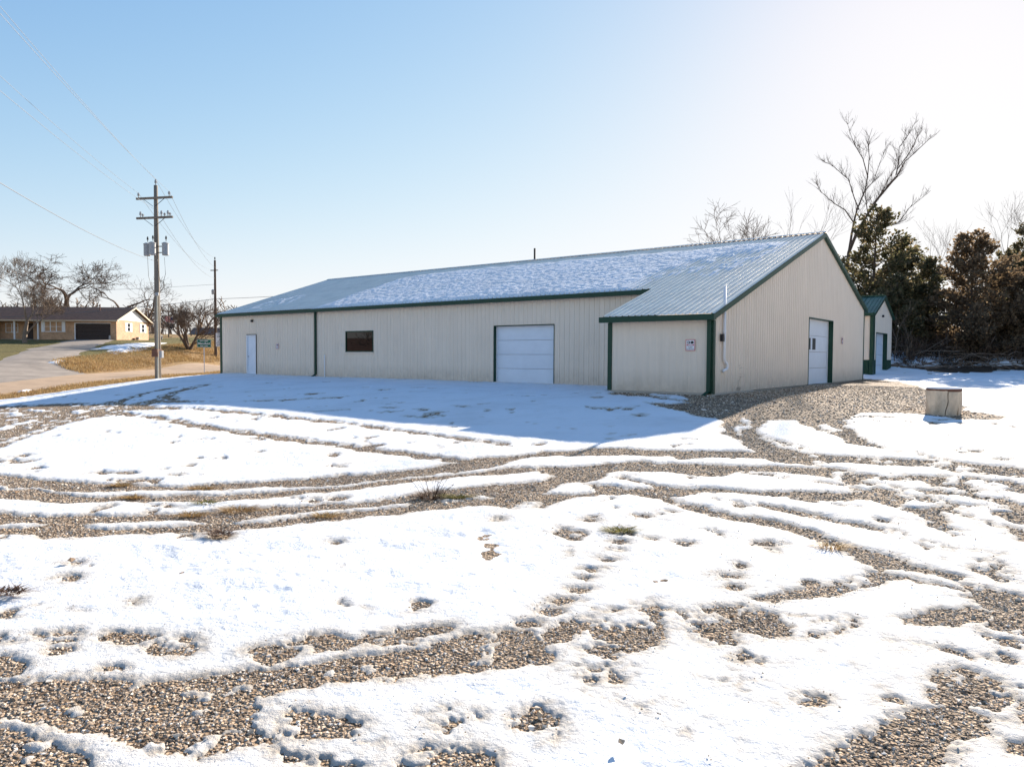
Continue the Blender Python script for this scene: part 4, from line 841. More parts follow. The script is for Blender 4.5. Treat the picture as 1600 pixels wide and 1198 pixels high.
# roof snow
def roof_snow(name, poly, amp, res=(.09, .09), patch=0.0, seed=90, edge=.35):
    P = np.array(poly); xs = np.arange(P[:, 0].min() - .3, P[:, 0].max() + .3, res[0]); ys = np.arange(P[:, 1].min() - .3, P[:, 1].max() + .3, res[1])
    X, Y = np.meshgrid(xs, ys, indexing='ij')
    s = -sdist(X + (fbm(X, Y, 1.6, 4, seed) - .5) * .8, Y + (fbm(X, Y, 1.6, 4, seed + 3) - .5) * .8, poly)
    lim = sdist(X, Y, poly); 
    n = fbm(X * 1.3, Y * .45, 4.5, 4, seed + 7, .6)
    s = np.minimum(s / edge, (n - patch) * 9)
    s = np.minimum(s, (Y - (D_ - .15)) / .04 if 'main' in name else s)
    h = np.clip(s, -1, 1) * .022 + .012 + (fbm(X, Y, 8.5, 3, seed + 9, .6) - .5) * amp * np.clip(s, 0, 1)
    Z = HA + SL * Y + .06 + h / math.cos(math.atan(SL))
    Fc = grid_faces(*X.shape); keep = (s.ravel()[Fc] > -.8).any(1)
    me = np_mesh('roof_snow', np.stack([X, Y, Z], -1).reshape(-1, 3), Fc[keep][:, ::-1], M['snow'], attrs=dict(thin=np.zeros(X.size)))
    o = link('roof_snow', me, None, B); o['kind'] = 'stuff'; return o
roof_snow('main', [(-23.45, D_ - .14), (-23.55, 9.8), (-22.5, 10.5), (-18, 10.75), (-12, 10.7), (-7.8, 10.45), (-4.6, 10.4), (-2.2, 10.7), (-1.1, 10.3), (-1.2, 9.4), (-2.7, 8.9), (-4.0, 7.9), (-4.7, 6.2), (-4.8, 4.8), (-4.4, D_ - .14)], .04, res=(.07, .07), patch=.22)
roof_snow('patch', [(-4.7, 4.2), (-4.4, 7.1), (-3.1, 8.7), (-1.7, 10.1), (-.9, 9.6), (-1.2, 7), (-1.5, 5.6), (-2.2, 5.1), (-3.8, 5.9)], .03, patch=.56, seed=130)
roof_snow('left', [(-30.4, 3.7), (-31.2, 4.8), (-30.9, 6.5), (-29.9, 7.4), (-28.3, 6.6), (-27.6, 4.9), (-28.6, 3.7)], .03, patch=.53, seed=150)
#roof_snow('ribs', [(-3.4, -.1), (-3.4, 4), (-.2, 4), (-.2, -.1)], .012, patch=.60, seed=170)

# ------------------------------------------------------------------ text helper
def text_mesh(s, size, m, parent, loc, rot, name='lettering', bold=0.0, sx=1):
    cu = bpy.data.curves.new('t', 'FONT'); cu.body = s; cu.size = size; cu.align_x = 'CENTER'; cu.align_y = 'CENTER'; cu.extrude = .001; cu.offset = bold; cu.resolution_u = 2
    o = bpy.data.objects.new('t', cu); COL.objects.link(o)
    me = bpy.data.meshes.new_from_object(o.evaluated_get(bpy.context.evaluated_depsgraph_get()))
    bpy.data.objects.remove(o); me.materials.clear(); me.materials.append(m)
    t = bpy.data.objects.new(name, me); COL.objects.link(t); t.parent = parent; t.location = loc; t.rotation_euler = rot; t.scale = (sx, 1, 1)
    return t
M['red'] = mat('sign_red', (.62, .03, .05), .5); M['ink'] = mat('sign_ink', (.015, .015, .02), .5); M['sign_white'] = mat('sign_white', (.78, .78, .80), .4)
M['grey_ink'] = mat('sign_grey_ink', (.12, .14, .2), .5)
def place_on(bx_, by_, z):   # building local -> world
    return (C0[0] + bx_ * .79358 + by_ * .60846, C0[1] - bx_ * .60846 + by_ * .79358, z)
def warn_sign(x, y, z, w, h, rz, label, facing=0):
    s_ = empty('warning_sign', place_on(x, y, z), TH + facing, label, 'sign')
    MB().box(-w / 2, w / 2, -.006, 0, -h / 2, h / 2).build('sign_plate', M['sign_white'], s_, bevel=.002)
    b = w * .05; fr = MB().box(-w / 2, w / 2, -.009, -.0065, h / 2 - b, h / 2).box(-w / 2, w / 2, -.009, -.0065, -h / 2, -h / 2 + b).box(-w / 2, -w / 2 + b, -.009, -.0065, -h / 2 + b, h / 2 - b).box(w / 2 - b, w / 2, -.009, -.0065, -h / 2 + b, h / 2 - b)
    fr.build('red_border', M['red'], s_)
    ic = MB()
    for cx in (-.20, .19):
        ic.poly([(w * (cx + .17 * math.cos(t)), -.009, h * (.24 + .12 * math.sin(t))) for t in np.linspace(0, 2 * math.pi, 14, endpoint=False)])
    ic.box(w * .0, w * .04, -.0092, -.0068, h * .2, h * .28)
    ic.build('camera_symbol', M['ink'], s_)
    MB().poly([(w * (-.23 + .08 * math.cos(t)), -.0105, h * (.24 + .075 * math.sin(t))) for t in np.linspace(0, 2 * math.pi, 12, endpoint=False)]).build('lens_symbol', M['sign_white'], s_)
    MB().box(-w * .38, w * .38, -.009, -.0065, -h * .04, h * .07).build('red_band', M['red'], s_)
    text_mesh('WARNING', h * .10, M['sign_white'], s_, (0, -.0105, h * .015), (R(90), 0, 0), bold=.002)
    for k, tx in enumerate(('24 HOUR', 'VIDEO', 'SURVEILLANCE')):
        text_mesh(tx, h * .11, M['grey_ink'], s_, (0, -.008, -h * (.14 + .115 * k)), (R(90), 0, 0))
    return s_
warn_sign(-.69, -.028, 1.50, .30, .34, 0, 'white sign with red border and camera symbols on the near annex wall')
warn_sign(-26.8, D_ - .026, 1.65, .24, .30, 0, 'small blue and red notice on the front wall between white door and downspout')
warn_sign(.026, 15.4, 1.95, .22, .30, 0, 'small notice on the gable wall right of the windowed door', facing=R(90))

# ------------------------------------------------------------------ small shed behind the gable
SH = empty('small_shed', place_on(-.82, 26.3, 0), TH, 'small cream shed with green wainscot and green roof behind the gable', 'shed')
SW = 5.6; SHE = 3.85; SHR = 4.98; SB = .05; SLN = 9.0
MB().box(-SLN + .02, -.02, .02, SW - .02, -.5, SB).build('foundation', M['concrete'], SH)
def sg(s): return SHE + (SHR - SHE) * (s / (SW / 2) if s < SW / 2 else (SW - s) / (SW / 2)) - .03
sg.knots = [SW / 2]
SD = (.85, 4.15, 0, 2.68)
WZ = 1.06
wall_panels(SH, (0, 0, 0), (0, 1, 0), (1, 0, 0), SW, WZ, sg, [(SD[0], SD[1], WZ - .01, SD[3])], M['siding'])
wall_panels(SH, (0, 0, 0), (0, 1, 0), (1, 0, 0), SW, SB, const(WZ), [(SD[0], SD[1], 0, WZ + .1)], M['green'], name='wainscot_panel')
wall_panels(SH, (-SLN, 0, 0), (1, 0, 0), (0, -1, 0), SLN, WZ, const(SHE), [], M['siding'])
wall_panels(SH, (-SLN, 0, 0), (1, 0, 0), (0, -1, 0), SLN, SB, const(WZ), [], M['green'], name='wainscot_panel')
wall_panels(SH, (0, SW, 0), (-1, 0, 0), (0, 1, 0), SLN, SB, const(SHE), [], M['siding'])
wall_panels(SH, (-SLN, SW, 0), (0, -1, 0), (-1, 0, 0), SW, SB, sg, [], M['siding'])
roof_panels(SH, -SLN - .1, .15, -.2, SHE - .2 * (SHR - SHE) / (SW / 2) + .05, SW / 2, SHR + .05, M['green_roof'])
roof_panels(SH, -SLN - .1, .15, SW + .2, SHE - .2 * (SHR - SHE) / (SW / 2) + .05, SW / 2, SHR + .05, M['green_roof'])
for (ya, yb) in ((-.2, SW / 2), (SW + .2, SW / 2)):
    za = SHE - .2 * (SHR - SHE) / (SW / 2) + .045; zb = SHR + .045
    MB().prism([(.03, ya, za - .16), (.03, yb, zb - .16), (.03, yb, zb), (.03, ya, za)], (.13, 0, 0)).build('rake_trim', M['green'], SH)
MB().box(-SLN, .12, -.3, -.19, SHE - .2, SHE - .03).build('gutter', M['green'], SH)
MB().box(-.16, .03, -.035, -.022, SB, SHE - .1).box(.022, .034, 0, .42, SB, SHE - .16).build('corner_trim', M['green'], SH)
overhead(SH, 0, SD[0], SD[1], SD[3], .25, 'y', wins=(2, [(1.15, 1.5), (1.8, 2.15)]), z0=SB + .02, stop=.09)
MB().box(.03, .14, 2.35, 2.5, 3.68, 3.82).build('wall_light', M['black'], SH, bevel=.02)
MB().box(-SLN, .1, SW / 2 - .14, SW / 2 + .14, SHR + .06, SHR + .09).build('ridge_cap', M['green_roof'], SH)
# ------------------------------------------------------------------ broken concrete well ring
def well_ring():
    x, y = 10.42, 17.5; z = float(H(x, y))
    o = empty('concrete_ring', (x, y, z - .03), R(-31), 'broken concrete ring with a rusty rim and snow on top, on gravel', 'concrete ring')
    Rr = .375; Hh = .66
    M['ring'] = mat('weathered_concrete', (.60, .48, .35), .92, var=.3, vscale=5, bump=.6, bscale=18, stretch=(1, 1, .5))
    M['rust'] = mat('rusty_steel', (.16, .07, .045), .8, var=.35, vscale=14)
    def arc(t0, t1, nseg, jl, jr, z0=0, z1=Hh - .06, ro=Rr, bot=None):
        mb = MB(); rows = 9; ks = []
        for i in range(rows):
            f_ = i / (rows - 1); a0 = t0 + jl[i]; a1 = t1 + jr[i]; zz = z0 + (z1 - z0) * f_
            for j in range(nseg + 1):
                a = a0 + (a1 - a0) * j / nseg; rr = ro + .006 * math.sin(a * 7 + zz * 9)
                zb = zz + (bot(a) * (1 - f_) if bot else 0)
                mb.v.append((rr * math.sin(a), -rr * math.cos(a), zb)); mb.v.append(((rr - .075) * math.sin(a), -(rr - .075) * math.cos(a), zb))
        w = (nseg + 1) * 2
        for i in range(rows - 1):
            for j in range(nseg):
                k = i * w + j * 2; mb.f.append((k, k + 2, k + 2 + w, k + w)); mb.f.append((k + 1, k + 1 + w, k + 3 + w, k + 3))
            for k in (i * w, i * w + nseg * 2): mb.f.append((k, k + 1, k + 1 + w, k + w))
        for i in (0, rows - 1):
            for j in range(nseg):
                k = i * w + j * 2; mb.f.append((k, k + 1, k + 3, k + 2))
        return mb
    rs = random.Random(3)
    j1 = [-.12, -.13, -.10, -.05, .0, .03, .0, -.01, .0]        # crack line
    wl = arc(R(12), R(-262), 26, [a for a in j1], [0] * 9); wl.build('wall_piece', M['ring'], o)
    j2 = [a + .035 + .03 * rs.random() for a in j1]
    sl = arc(R(12), R(52), 9, j2, [-.14, -.12, -.08, -.03, .02, .06, .10, .14, .16], ro=Rr + .012, z1=Hh - .078); sl.build('broken_slab', M['ring'], o)
    arc(R(52), R(98), 6, [.05, .04, .03, .02, .03, .06, .10, .14, .17], [0] * 9, z1=Hh - .07).build('wall_piece', M['ring'], o)
    MB().lathe([(Rr - .09, Hh - .065), (Rr - .004, Hh - .065), (Rr + .004, Hh - .045), (Rr + .002, Hh - .02), (Rr - .09, Hh - .015)], (0, 0, 0), 40).build('rusty_rim', M['rust'], o, smooth=False)
    sn = MB().lathe([(Rr - .01, Hh - .018), (Rr + .004, Hh - .01), (Rr - .002, Hh + .008), (Rr - .08, Hh + .025), (.02, Hh + .035)], (0, 0, 0), 40)
    so = sn.build('snow_cap', M['snow'], o, smooth=True)
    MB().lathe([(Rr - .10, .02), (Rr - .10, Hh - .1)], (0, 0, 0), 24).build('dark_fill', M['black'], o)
well_ring()

# ------------------------------------------------------------------ trees
class TreeB:
    def __init__(s, seed): s.rs = random.Random(seed); s.tr = MB(); s.cr = MB(); s.tips = []
    def grow(s, p, d, L, rad, lev, maxlev, wob=.25, up=.12, split=(2, 4), angle=(22, 50), shrink=.72, sides=5, gnarl=1.0, minr=.006):
        rs = s.rs; n = max(3, int(3 + L * .8)) if lev < 2 else 3
        pts = [Vector(p)]; dd = Vector(d).normalized(); rads = [rad]
        for i in range(n):
            dd = (dd + Vector((rs.gauss(0, 1), rs.gauss(0, 1), rs.gauss(0, .7))) * wob * (.5 if lev else .15) * gnarl + Vector((0, 0, up))).normalized()
            pts.append(pts[-1] + dd * (L / n)); rads.append(rad * (1 - (.38 if lev < maxlev else .85) * (i + 1) / n))
        (s.tr if lev == 0 else s.cr).tube(pts, [max(minr * .6, q) for q in rads], max(3, sides - lev), cap=False)
        if lev >= maxlev: s.tips.append(pts[-1]); return
        k = rs.randint(*split) + (1 if lev > 1 else 0)
        for j in range(k):
            end = (j < 2)
            f_ = 1.0 if end else rs.uniform(.35, .95)
            i = min(n - 1, int(f_ * n)); q = pts[-1] if end else pts[i].lerp(pts[i + 1], f_ * n - i)
            rr = rads[min(n, i + 1)] * (rs.uniform(.68, .85) if end else rs.uniform(.42, .62))
            base = (pts[-1] - pts[-2]).normalized() if end else (pts[i + 1] - pts[i]).normalized()
            ax = Vector((rs.gauss(0, 1), rs.gauss(0, 1), rs.gauss(0, 1))); ax = ax.cross(base).normalized()
            a = R(rs.uniform(*angle)) * (.7 if end else 1.15)
            nd = (Matrix.Rotation(a, 3, ax) @ base)
            s.grow(q, nd, L * shrink * rs.uniform(.75, 1.15), max(minr, rr), lev + 1, maxlev, wob, up, split, angle, shrink, sides, gnarl, minr)

def bare_tree(name, loc, height, seed, label, group=None, maxlev=6, trunk=.22, trunk_len=.28, wob=.3, up=.10, split=(2, 3), angle=(20, 48), shrink=.74, rad=.26, m='bark', cat='tree', stems=1, lean=(0, 0), gnarl=1, spread=1.0, sides=6, minr=.010, stem_spread=.5, drop=.2, cells=None):
    z = float(H(loc[0], loc[1])) - drop
    o = empty(name, (loc[0], loc[1], z), 0, label, cat, group)
    t = TreeB(seed)
    for k in range(stems):
        a = 2 * math.pi * k / max(1, stems) + seed
        d0 = Vector((lean[0] + (math.cos(a) * stem_spread if stems > 1 else 0), lean[1] + (math.sin(a) * stem_spread if stems > 1 else 0), 1))
        t.grow((0, 0, 0), d0, height * trunk_len, rad / (stems ** .5), 0, maxlev, wob, up, split, angle, shrink, sides, gnarl, minr)
    zs = max(v[2] for v in t.cr.v); f_ = height / zs
    for mbb in (t.tr, t.cr): mbb.v = [(v[0] * f_ * spread, v[1] * f_ * spread, v[2] * f_) for v in mbb.v]
    t.tr.build('trunk', M[m], o, smooth=True); t.cr.build('crown', M[m], o, smooth=False)
    return o

def copy_thing(o, loc, rz, label, sc=1):
    c = o.copy(); COL.objects.link(c); c.location = loc; c.rotation_euler = (0, 0, rz); c.scale = (sc, sc, sc); c['label'] = label
    for ch in list(o.children):
        d = ch.copy(); COL.objects.link(d); d.parent = c
        for g in list(ch.children):
            e = g.copy(); COL.objects.link(e); e.parent = d
    return c

def leaf_mat(name, c1, c2, c3, tr=.25):
    m, n, b = nodes(name)
    pos = N(n, 'ShaderNodeNewGeometry').outputs['Position']
    col = ramp(n, math_(n, 'ADD', math_(n, 'MULTIPLY', attr(n, 'tone'), .6), math_(n, 'MULTIPLY', noise(n, pos, .55, 4), .5)), [(.25, c1), (.55, c2), (.85, c3)])
    n.links.new(col, b.inputs['Base Color']); b.inputs['Roughness'].default_value = .7; b.inputs['Specular IOR Level'].default_value = .25
    tl = N(n, 'ShaderNodeBsdfTranslucent'); n.links.new(col, tl.inputs['Color'])
    mx = N(n, 'ShaderNodeMixShader'); mx.inputs[0].default_value = tr
    n.links.new(b.outputs[0], mx.inputs[1]); n.links.new(tl.outputs[0], mx.inputs[2])
    n.links.new(mx.outputs[0], n.nodes['Material Output'].inputs['Surface'])
    return m
M['cedar'] = leaf_mat('cedar_foliage', (.07, .072, .035), (.145, .132, .065), (.24, .18, .105), .5)
M['cedar_brown'] = leaf_mat('bronzed_cedar_foliage', (.095, .07, .045), (.18, .125, .075), (.28, .20, .12), .5)
M['thicket'] = leaf_mat('dry_thicket', (.05, .032, .022), (.10, .066, .045), (.17, .12, .08), .15)

def sprays(P, Dr, size, seed):
    """leaf sprays: each a bent two-triangle tuft at P (n,3) pointing roughly along Dr"""
    rs = np.random.RandomState(seed); n = len(P)
    d = Dr + rs.randn(n, 3) * .55; d /= np.linalg.norm(d, axis=1, keepdims=True)
    a = np.cross(d, rs.randn(n, 3)); a /= np.linalg.norm(a, axis=1, keepdims=True) + 1e-9
    sz = size * (.55 + .9 * rs.rand(n))[:, None]
    b0 = P - a * sz * .30; b1 = P + a * sz * .30; mid = P + d * sz * .55; l = mid - a * sz * .38 + rs.randn(n, 3) * sz * .08; r_ = mid + a * sz * .38 + rs.randn(n, 3) * sz * .08; tip = P + d * sz * 1.15 + np.array([0, 0, -.05]) * sz
    V = np.stack([b0, b1, r_, tip, l], 1).reshape(-1, 3)
    k = (np.arange(n) * 5)[:, None, None]; Fc = np.array([[0, 1, 4], [1, 2, 4], [4, 2, 3]])[None] + k
    return V, Fc.reshape(-1, 3), np.repeat(rs.rand(n), 5)

def cedar(loc, height, radius, seed, label, group='cedars at the edge of the woods', m='cedar', nlimb=90, dens=110, bare=.12, size=.30, gap=.35, top=.9):
    size *= .54; nlimb = int(nlimb * .95); dens = int(dens * 1.9)
    rs = np.random.RandomState(seed); z = float(H(*loc)) - .15
    o = empty('cedar_tree', (loc[0], loc[1], z), 0, label, 'tree', group)
    tb = MB(); lean = rs.randn(2) * .02
    tp = [(lean[0] * h_, lean[1] * h_, h_) for h_ in np.linspace(0, height * .97, 7)]
    tb.tube(tp, list(np.linspace(.035 * height * .55, .02, 7)), 7); tb.build('trunk', M['bark_dark'], o, smooth=True)
    lb = MB(); PP = []; DD = []
    for i in range(nlimb):
        f_ = (i + rs.rand()) / nlimb; h0 = height * (bare + (1 - bare) * f_)
        prof = np.sin(np.clip((1 - f_) * 1.15 + .12, 0, 1.57)) ** .9 * (1 if f_ > .12 else .55 + f_ * 3.5)
        rad = radius * max(.08, prof) * (.55 + .75 * rs.rand())
        a = rs.rand() * 2 * np.pi + i * 2.4; up = .15 + .55 * f_ + rs.rand() * .2
        d = np.array([np.cos(a), np.sin(a), up * .8]); d /= np.linalg.norm(d)
        n = 5; pts = [np.array([lean[0] * h0, lean[1] * h0, h0])]
        for k in range(n):
            dd = d + rs.randn(3) * .14 + np.array([0, 0, .05 * k]); pts.append(pts[-1] + dd / np.linalg.norm(dd) * rad / n)
        lb.tube([tuple(p) for p in pts], list(np.linspace(.012 + .006 * rad * 2, .006, n + 1)), 3, cap=False)
        pts = np.array(pts); m_ = int(dens * rad / radius * (.5 + rs.rand())) + 12
        t = .18 + .82 * rs.rand(m_) ** .7; idx = np.minimum((t * n).astype(int), n - 1); fr = (t * n - idx)[:, None]
        c = pts[idx] * (1 - fr) + pts[idx + 1] * fr
        # secondary twigs: clump positions off the limb
        nc = max(3, int(m_ / 22)); off = rs.randn(nc, 3) * np.array([.36, .36, .16]) * (.35 + .11 * rad)
        c = c + off[rs.randint(0, nc, m_)] + rs.randn(m_, 3) * .10
        if rs.rand() < gap * .4 and f_ > .45: continue
        PP.append(c); DD.append(np.tile(d * .8 + np.array([0, 0, .25]), (m_, 1)) + (c - c.mean(0)) * .6)
    P = np.concatenate(PP); Dv = np.concatenate(DD)
    V, Fc, tone = sprays(P, Dv, size, seed + 1)
    lb.build('limbs', M['bark_dark'], o)
    link('foliage', np_mesh('foliage', V, Fc, M[m], smooth=False, attrs=dict(tone=tone)), None, o)
    return o

# right-hand woods
cedar((28.5, 58), 10.6, 4.3, 11, 'tallest dark cedar, open crown, behind the gable and below the tall bare tree', nlimb=85, dens=120, bare=.08, size=.34, gap=.5)
cedar((32.8, 61.5), 8.2, 3.2, 12, 'dark cedar between the tallest cedar and the bushy bronzed cedar', nlimb=75, dens=110, size=.32)
cedar((31.6, 50), 8.4, 4.2, 13, 'broad bushy bronzed cedar at the right, nearest the snow', m='cedar_brown', nlimb=110, dens=150, bare=.02, size=.30)
cedar((31.0, 54.5), 6.6, 2.4, 14, 'small ragged cedar just left of the bushy bronzed cedar', nlimb=70, dens=100)
cedar((35.4, 50.5), 6.2, 2.9, 15, 'bronzed low cedar at the right edge under a bare tree', m='cedar_brown', nlimb=80, dens=110, bare=.02)
cedar((27.6, 52.5), 5.6, 2.6, 16, 'low dark cedar just right of the small shed', nlimb=80, dens=110, bare=.02)
cedar((37.6, 56), 6.9, 3.0, 17, 'dark cedar behind the bronzed ones near the right edge', nlimb=70, dens=110)
cedar((26.2, 60), 7.2, 2.8, 18, 'dark cedar behind the shed roof', nlimb=75, dens=110, bare=.02)
for k, (x, y, h, rr) in enumerate([(23.5, 62, 6.0, 2.6), (40.5, 52, 7.5, 3.4), (45, 50, 8.5, 3.6), (49, 47, 7, 3.2), (42, 60, 9, 3.2)]):
    cedar((x, y), h, rr, 30 + k, ['dark cedar top hidden mostly behind the back roof slope', 'cedar just outside the right edge of view', 'tall cedar further right along the wood edge', 'rounded cedar furthest right along the wood edge', 'tall cedar behind the right edge of the wood'][k], nlimb=60, dens=90)

def limb_tree():
    """tall forked bare tree: limb centre lines (x, z at its own depth), each limb bent a little in depth, with twigs"""
    rs = random.Random(17); o = empty('bare_tree', (28.9, 62.0, 2.6), 0, 'tallest bare tree rising above the cedars behind the gable', 'tree')
    def W(u, v, dy): return Vector(((u - 800) / 1134.77 * (62 + dy) - 28.9, dy, (558 - v) / 1134.77 * (62 + dy) + HC - 2.6))
    limbs = [([(1316, 520), (1317, 440), (1322, 391), (1335, 360), (1350, 332), (1363, 312), (1381, 292), (1392, 274), (1409, 255), (1429, 230), (1449, 211)], .30, .018, (0, -2.0)),
             ([(1392, 274), (1396, 253), (1398, 231), (1409, 213), (1421, 189)], .075, .016, (-1.0, .8)), ([(1393, 268), (1412, 241), (1421, 219), (1432, 200)], .07, .015, (-1, -2.4)),
             ([(1322, 391), (1326, 365), (1329, 347), (1335, 327), (1344, 299), (1349, 276), (1352, 246), (1349, 222), (1355, 202)], .19, .016, (0, 2.2)),
             ([(1344, 299), (1359, 283), (1368, 257), (1375, 235)], .07, .016, (1.2, 2.8)), ([(1349, 276), (1342, 248), (1330, 230), (1322, 215), (1314, 192)], .08, .015, (1.5, .2)),
             ([(1335, 327), (1330, 309), (1319, 281), (1307, 270), (1291, 257), (1278, 254)], .09, .015, (.8, 3.0)), ([(1329, 347), (1313, 327), (1298, 318), (1280, 301), (1268, 285)], .10, .015, (.6, -1.6)),
             ([(1335, 360), (1360, 352), (1385, 352), (1398, 345), (1414, 325), (1432, 309), (1447, 297)], .10, .015, (0, 1.8)), ([(1363, 312), (1372, 296), (1386, 270), (1391, 262)], .06, .016, (-.4, -2.2)), ([(1350, 332), (1347, 310), (1346, 295)], .07, .03, (-.3, .8))]
    t, c = MB(), MB()
    for k, (pts, r0, r1, (d0, d1)) in enumerate(limbs):
        n = len(pts); P = [W(u, v, d0 + (d1 - d0) * i / (n - 1)) + Vector((rs.gauss(0, .06), 0, rs.gauss(0, .05))) for i, (u, v) in enumerate(pts)]
        R_ = [.62 * r0 + (r1 * .8 - .62 * r0) * (i / (n - 1)) ** .8 for i in range(n)]
        (t if k == 0 else c).tube(P, R_, 7 if k == 0 else 5, cap=False)
        for q in range(int(4.2 * n)):
            f_ = (.22 if k else .42) + (.78 if k else .58) * rs.random() ** 1.5; f_ = f_ * (n - 1); i = min(n - 2, int(f_)); b_ = P[i].lerp(P[i + 1], f_ - i); ax = (P[i + 1] - P[i]).normalized()
            d = (ax + Vector((rs.gauss(0, .5), rs.gauss(0, .5), rs.uniform(-.1, .6)))).normalized(); L = rs.uniform(.6, 2.4) * (1 - .6 * f_ / n); pp_ = [b_]
            for s_ in range(4): d = (d + Vector((rs.gauss(0, .16), rs.gauss(0, .16), .07))).normalized(); pp_.append(pp_[-1] + d * L / 4)
            c.tube(pp_, [.016, .014, .012, .009, .006], 3, cap=False)
            for w in range(4):
                s0 = pp_[rs.randint(1, 3)]; d2 = (d + Vector((rs.gauss(0, .6), rs.gauss(0, .6), rs.uniform(0, .5)))).normalized(); c.tube([s0, s0 + d2 * L * .25, s0 + d2 * L * .45 + Vector((0, 0, .08))], [.010, .007, .005], 3, cap=False)
    t.build('trunk', M['bark_dark'], o, smooth=True); c.build('crown', M['bark_dark'], o)
limb_tree()
bare_tree('bare_tree', (23.4, 78), 14.8, 6, 'spreading bare tree above the middle of the ridge', maxlev=6, trunk_len=.26, rad=.20, up=.03, angle=(24, 52), lean=(-.1, 0), minr=.015, spread=1.1)
bare_tree('bare_tree', (29.5, 73), 15.3, 8, 'thin bare tree just left of the gable peak', maxlev=4, trunk_len=.34, rad=.14, up=.06, angle=(14, 34), shrink=.8, minr=.011, lean=(-.12, 0))
bare_tree('bare_tree', (41.6, 60), 12.6, 9, 'reddish bare tree at the far right edge above the cedars', maxlev=5, trunk_len=.40, rad=.15, up=.10, angle=(16, 38), minr=.010)
for k, (x, y, h) in enumerate([(37.9, 66, 10.6), (41.4, 68, 11.0), (36.5, 70, 9.8), (44.2, 66, 10.0), (33.8, 68, 8.6)]):
    bare_tree('thin_bare_tree', (x, y), h, 20 + k, ['faint thin tree behind the dip between the cedars', 'faint thin tree above the bronzed cedar', 'pale slender tree left of the dip between cedars', 'slender tree toward the right edge', 'short slender tree behind the tallest cedar'][k], 'thin bare trees behind the cedars', maxlev=4, trunk_len=.42, rad=.09, up=.12, angle=(12, 30), shrink=.72, minr=.008)

# saplings and thicket along the wood edge
rs = np.random.RandomState(40)
for k in range(10):
    x = 25.5 + 1.9 * k + rs.rand(); y = 47.5 + rs.rand() * 4 + (1.5 if k < 2 else 0)
    bare_tree('sapling', (x, y), 3.2 + rs.rand() * 2.5, 60 + k, ['sapling right beside the small shed corner', 'sapling just right of the shed, before the brush pile', 'sapling over the left end of the brush pile', 'sapling over the middle of the brush pile', 'sapling left of the bronzed cedar trunk', 'sapling in front of the bronzed cedar', 'sapling right of the bronzed cedar trunk', 'sapling near the right edge of the photo', 'sapling beyond the right edge of view', 'sapling furthest right in the thicket'][k], 'saplings at the wood edge', maxlev=3, trunk_len=.45, rad=.045, up=.15, angle=(12, 38), minr=.008, split=(2, 4))
n = 26000; X = 23 + rs.rand(n) * 30; Y = 48.0 + rs.rand(n) ** 1.3 * 11; cl = fbm(X, Y, .45, 3, 201); k = cl + (Y - 48) * .05 > .45; X, Y = X[k], Y[k]; k2 = ~((X < 26.2) & (Y < 52)); X, Y = X[k2], Y[k2]
Z = H(X, Y) + rs.rand(len(X)) ** 1.5 * 2.6 * (.4 + .6 * fbm(X, Y, .3, 2, 209)) * np.clip((Y - 47.5) / 1.5, .2, 1)
P = np.stack([X, Y, Z], -1); V, Fc, tone = sprays(P, np.tile([0, 0, 1.0], (len(P), 1)), .30, 77)
# make them stick-like
V = V.reshape(-1, 5, 3); c_ = V.mean(1, keepdims=True); ax_ = V[:, 3:4] - (V[:, 0:1] + V[:, 1:2]) / 2; ax_n = ax_ / np.linalg.norm(ax_, axis=2, keepdims=True)
al = ((V - c_) * ax_n).sum(2, keepdims=True) * ax_n; V = (c_ + al * 1.7 + (V - c_ - al) * .22).reshape(-1, 3)
tag(link('thicket', np_mesh('thicket', V, Fc, M['thicket'], smooth=False, attrs=dict(tone=tone))), 'tangled brown brush under the cedars', 'undergrowth', kind='stuff')
# brush pile : cut branches lying on the bank
bp = MB()
for k in range(380):
    x = 24.6 + rs.rand() * 16; y = 46.6 + rs.rand() * 4.2 + (1.5 if x < 26 else 0); z = float(H(x, y)) + rs.rand() ** 2 * 1.1 * (1 - abs(x - 29) / 14)
    a = rs.randn() * .5 + (0 if rs.rand() < .7 else 1.6); L = .8 + rs.rand() * 2.2; d = Vector((math.cos(a), math.sin(a) * .6, rs.randn() * .22)).normalized()
    p = Vector((x, y, z + .1)); q = p + d * L + Vector((0, 0, -.1)); mid = (p + q) / 2 + Vector(rs.randn(3) * .12)
    bp.tube([p, mid, q], [.035 * (.4 + rs.rand()), .02, .008], 4, cap=False)
tag(bp.build('brush_pile', M['bark'], None), 'heap of cut branches on the bank right of the small shed', 'brush pile', kind='stuff')
poly_sheet('snow_patch', [(24.5, 49.2), (28, 47.6), (33, 48), (44, 48.2), (46, 51), (36, 54), (30, 56.5), (25, 53)], M['snow'], .12, .30, .8, .43, pscale=.9)

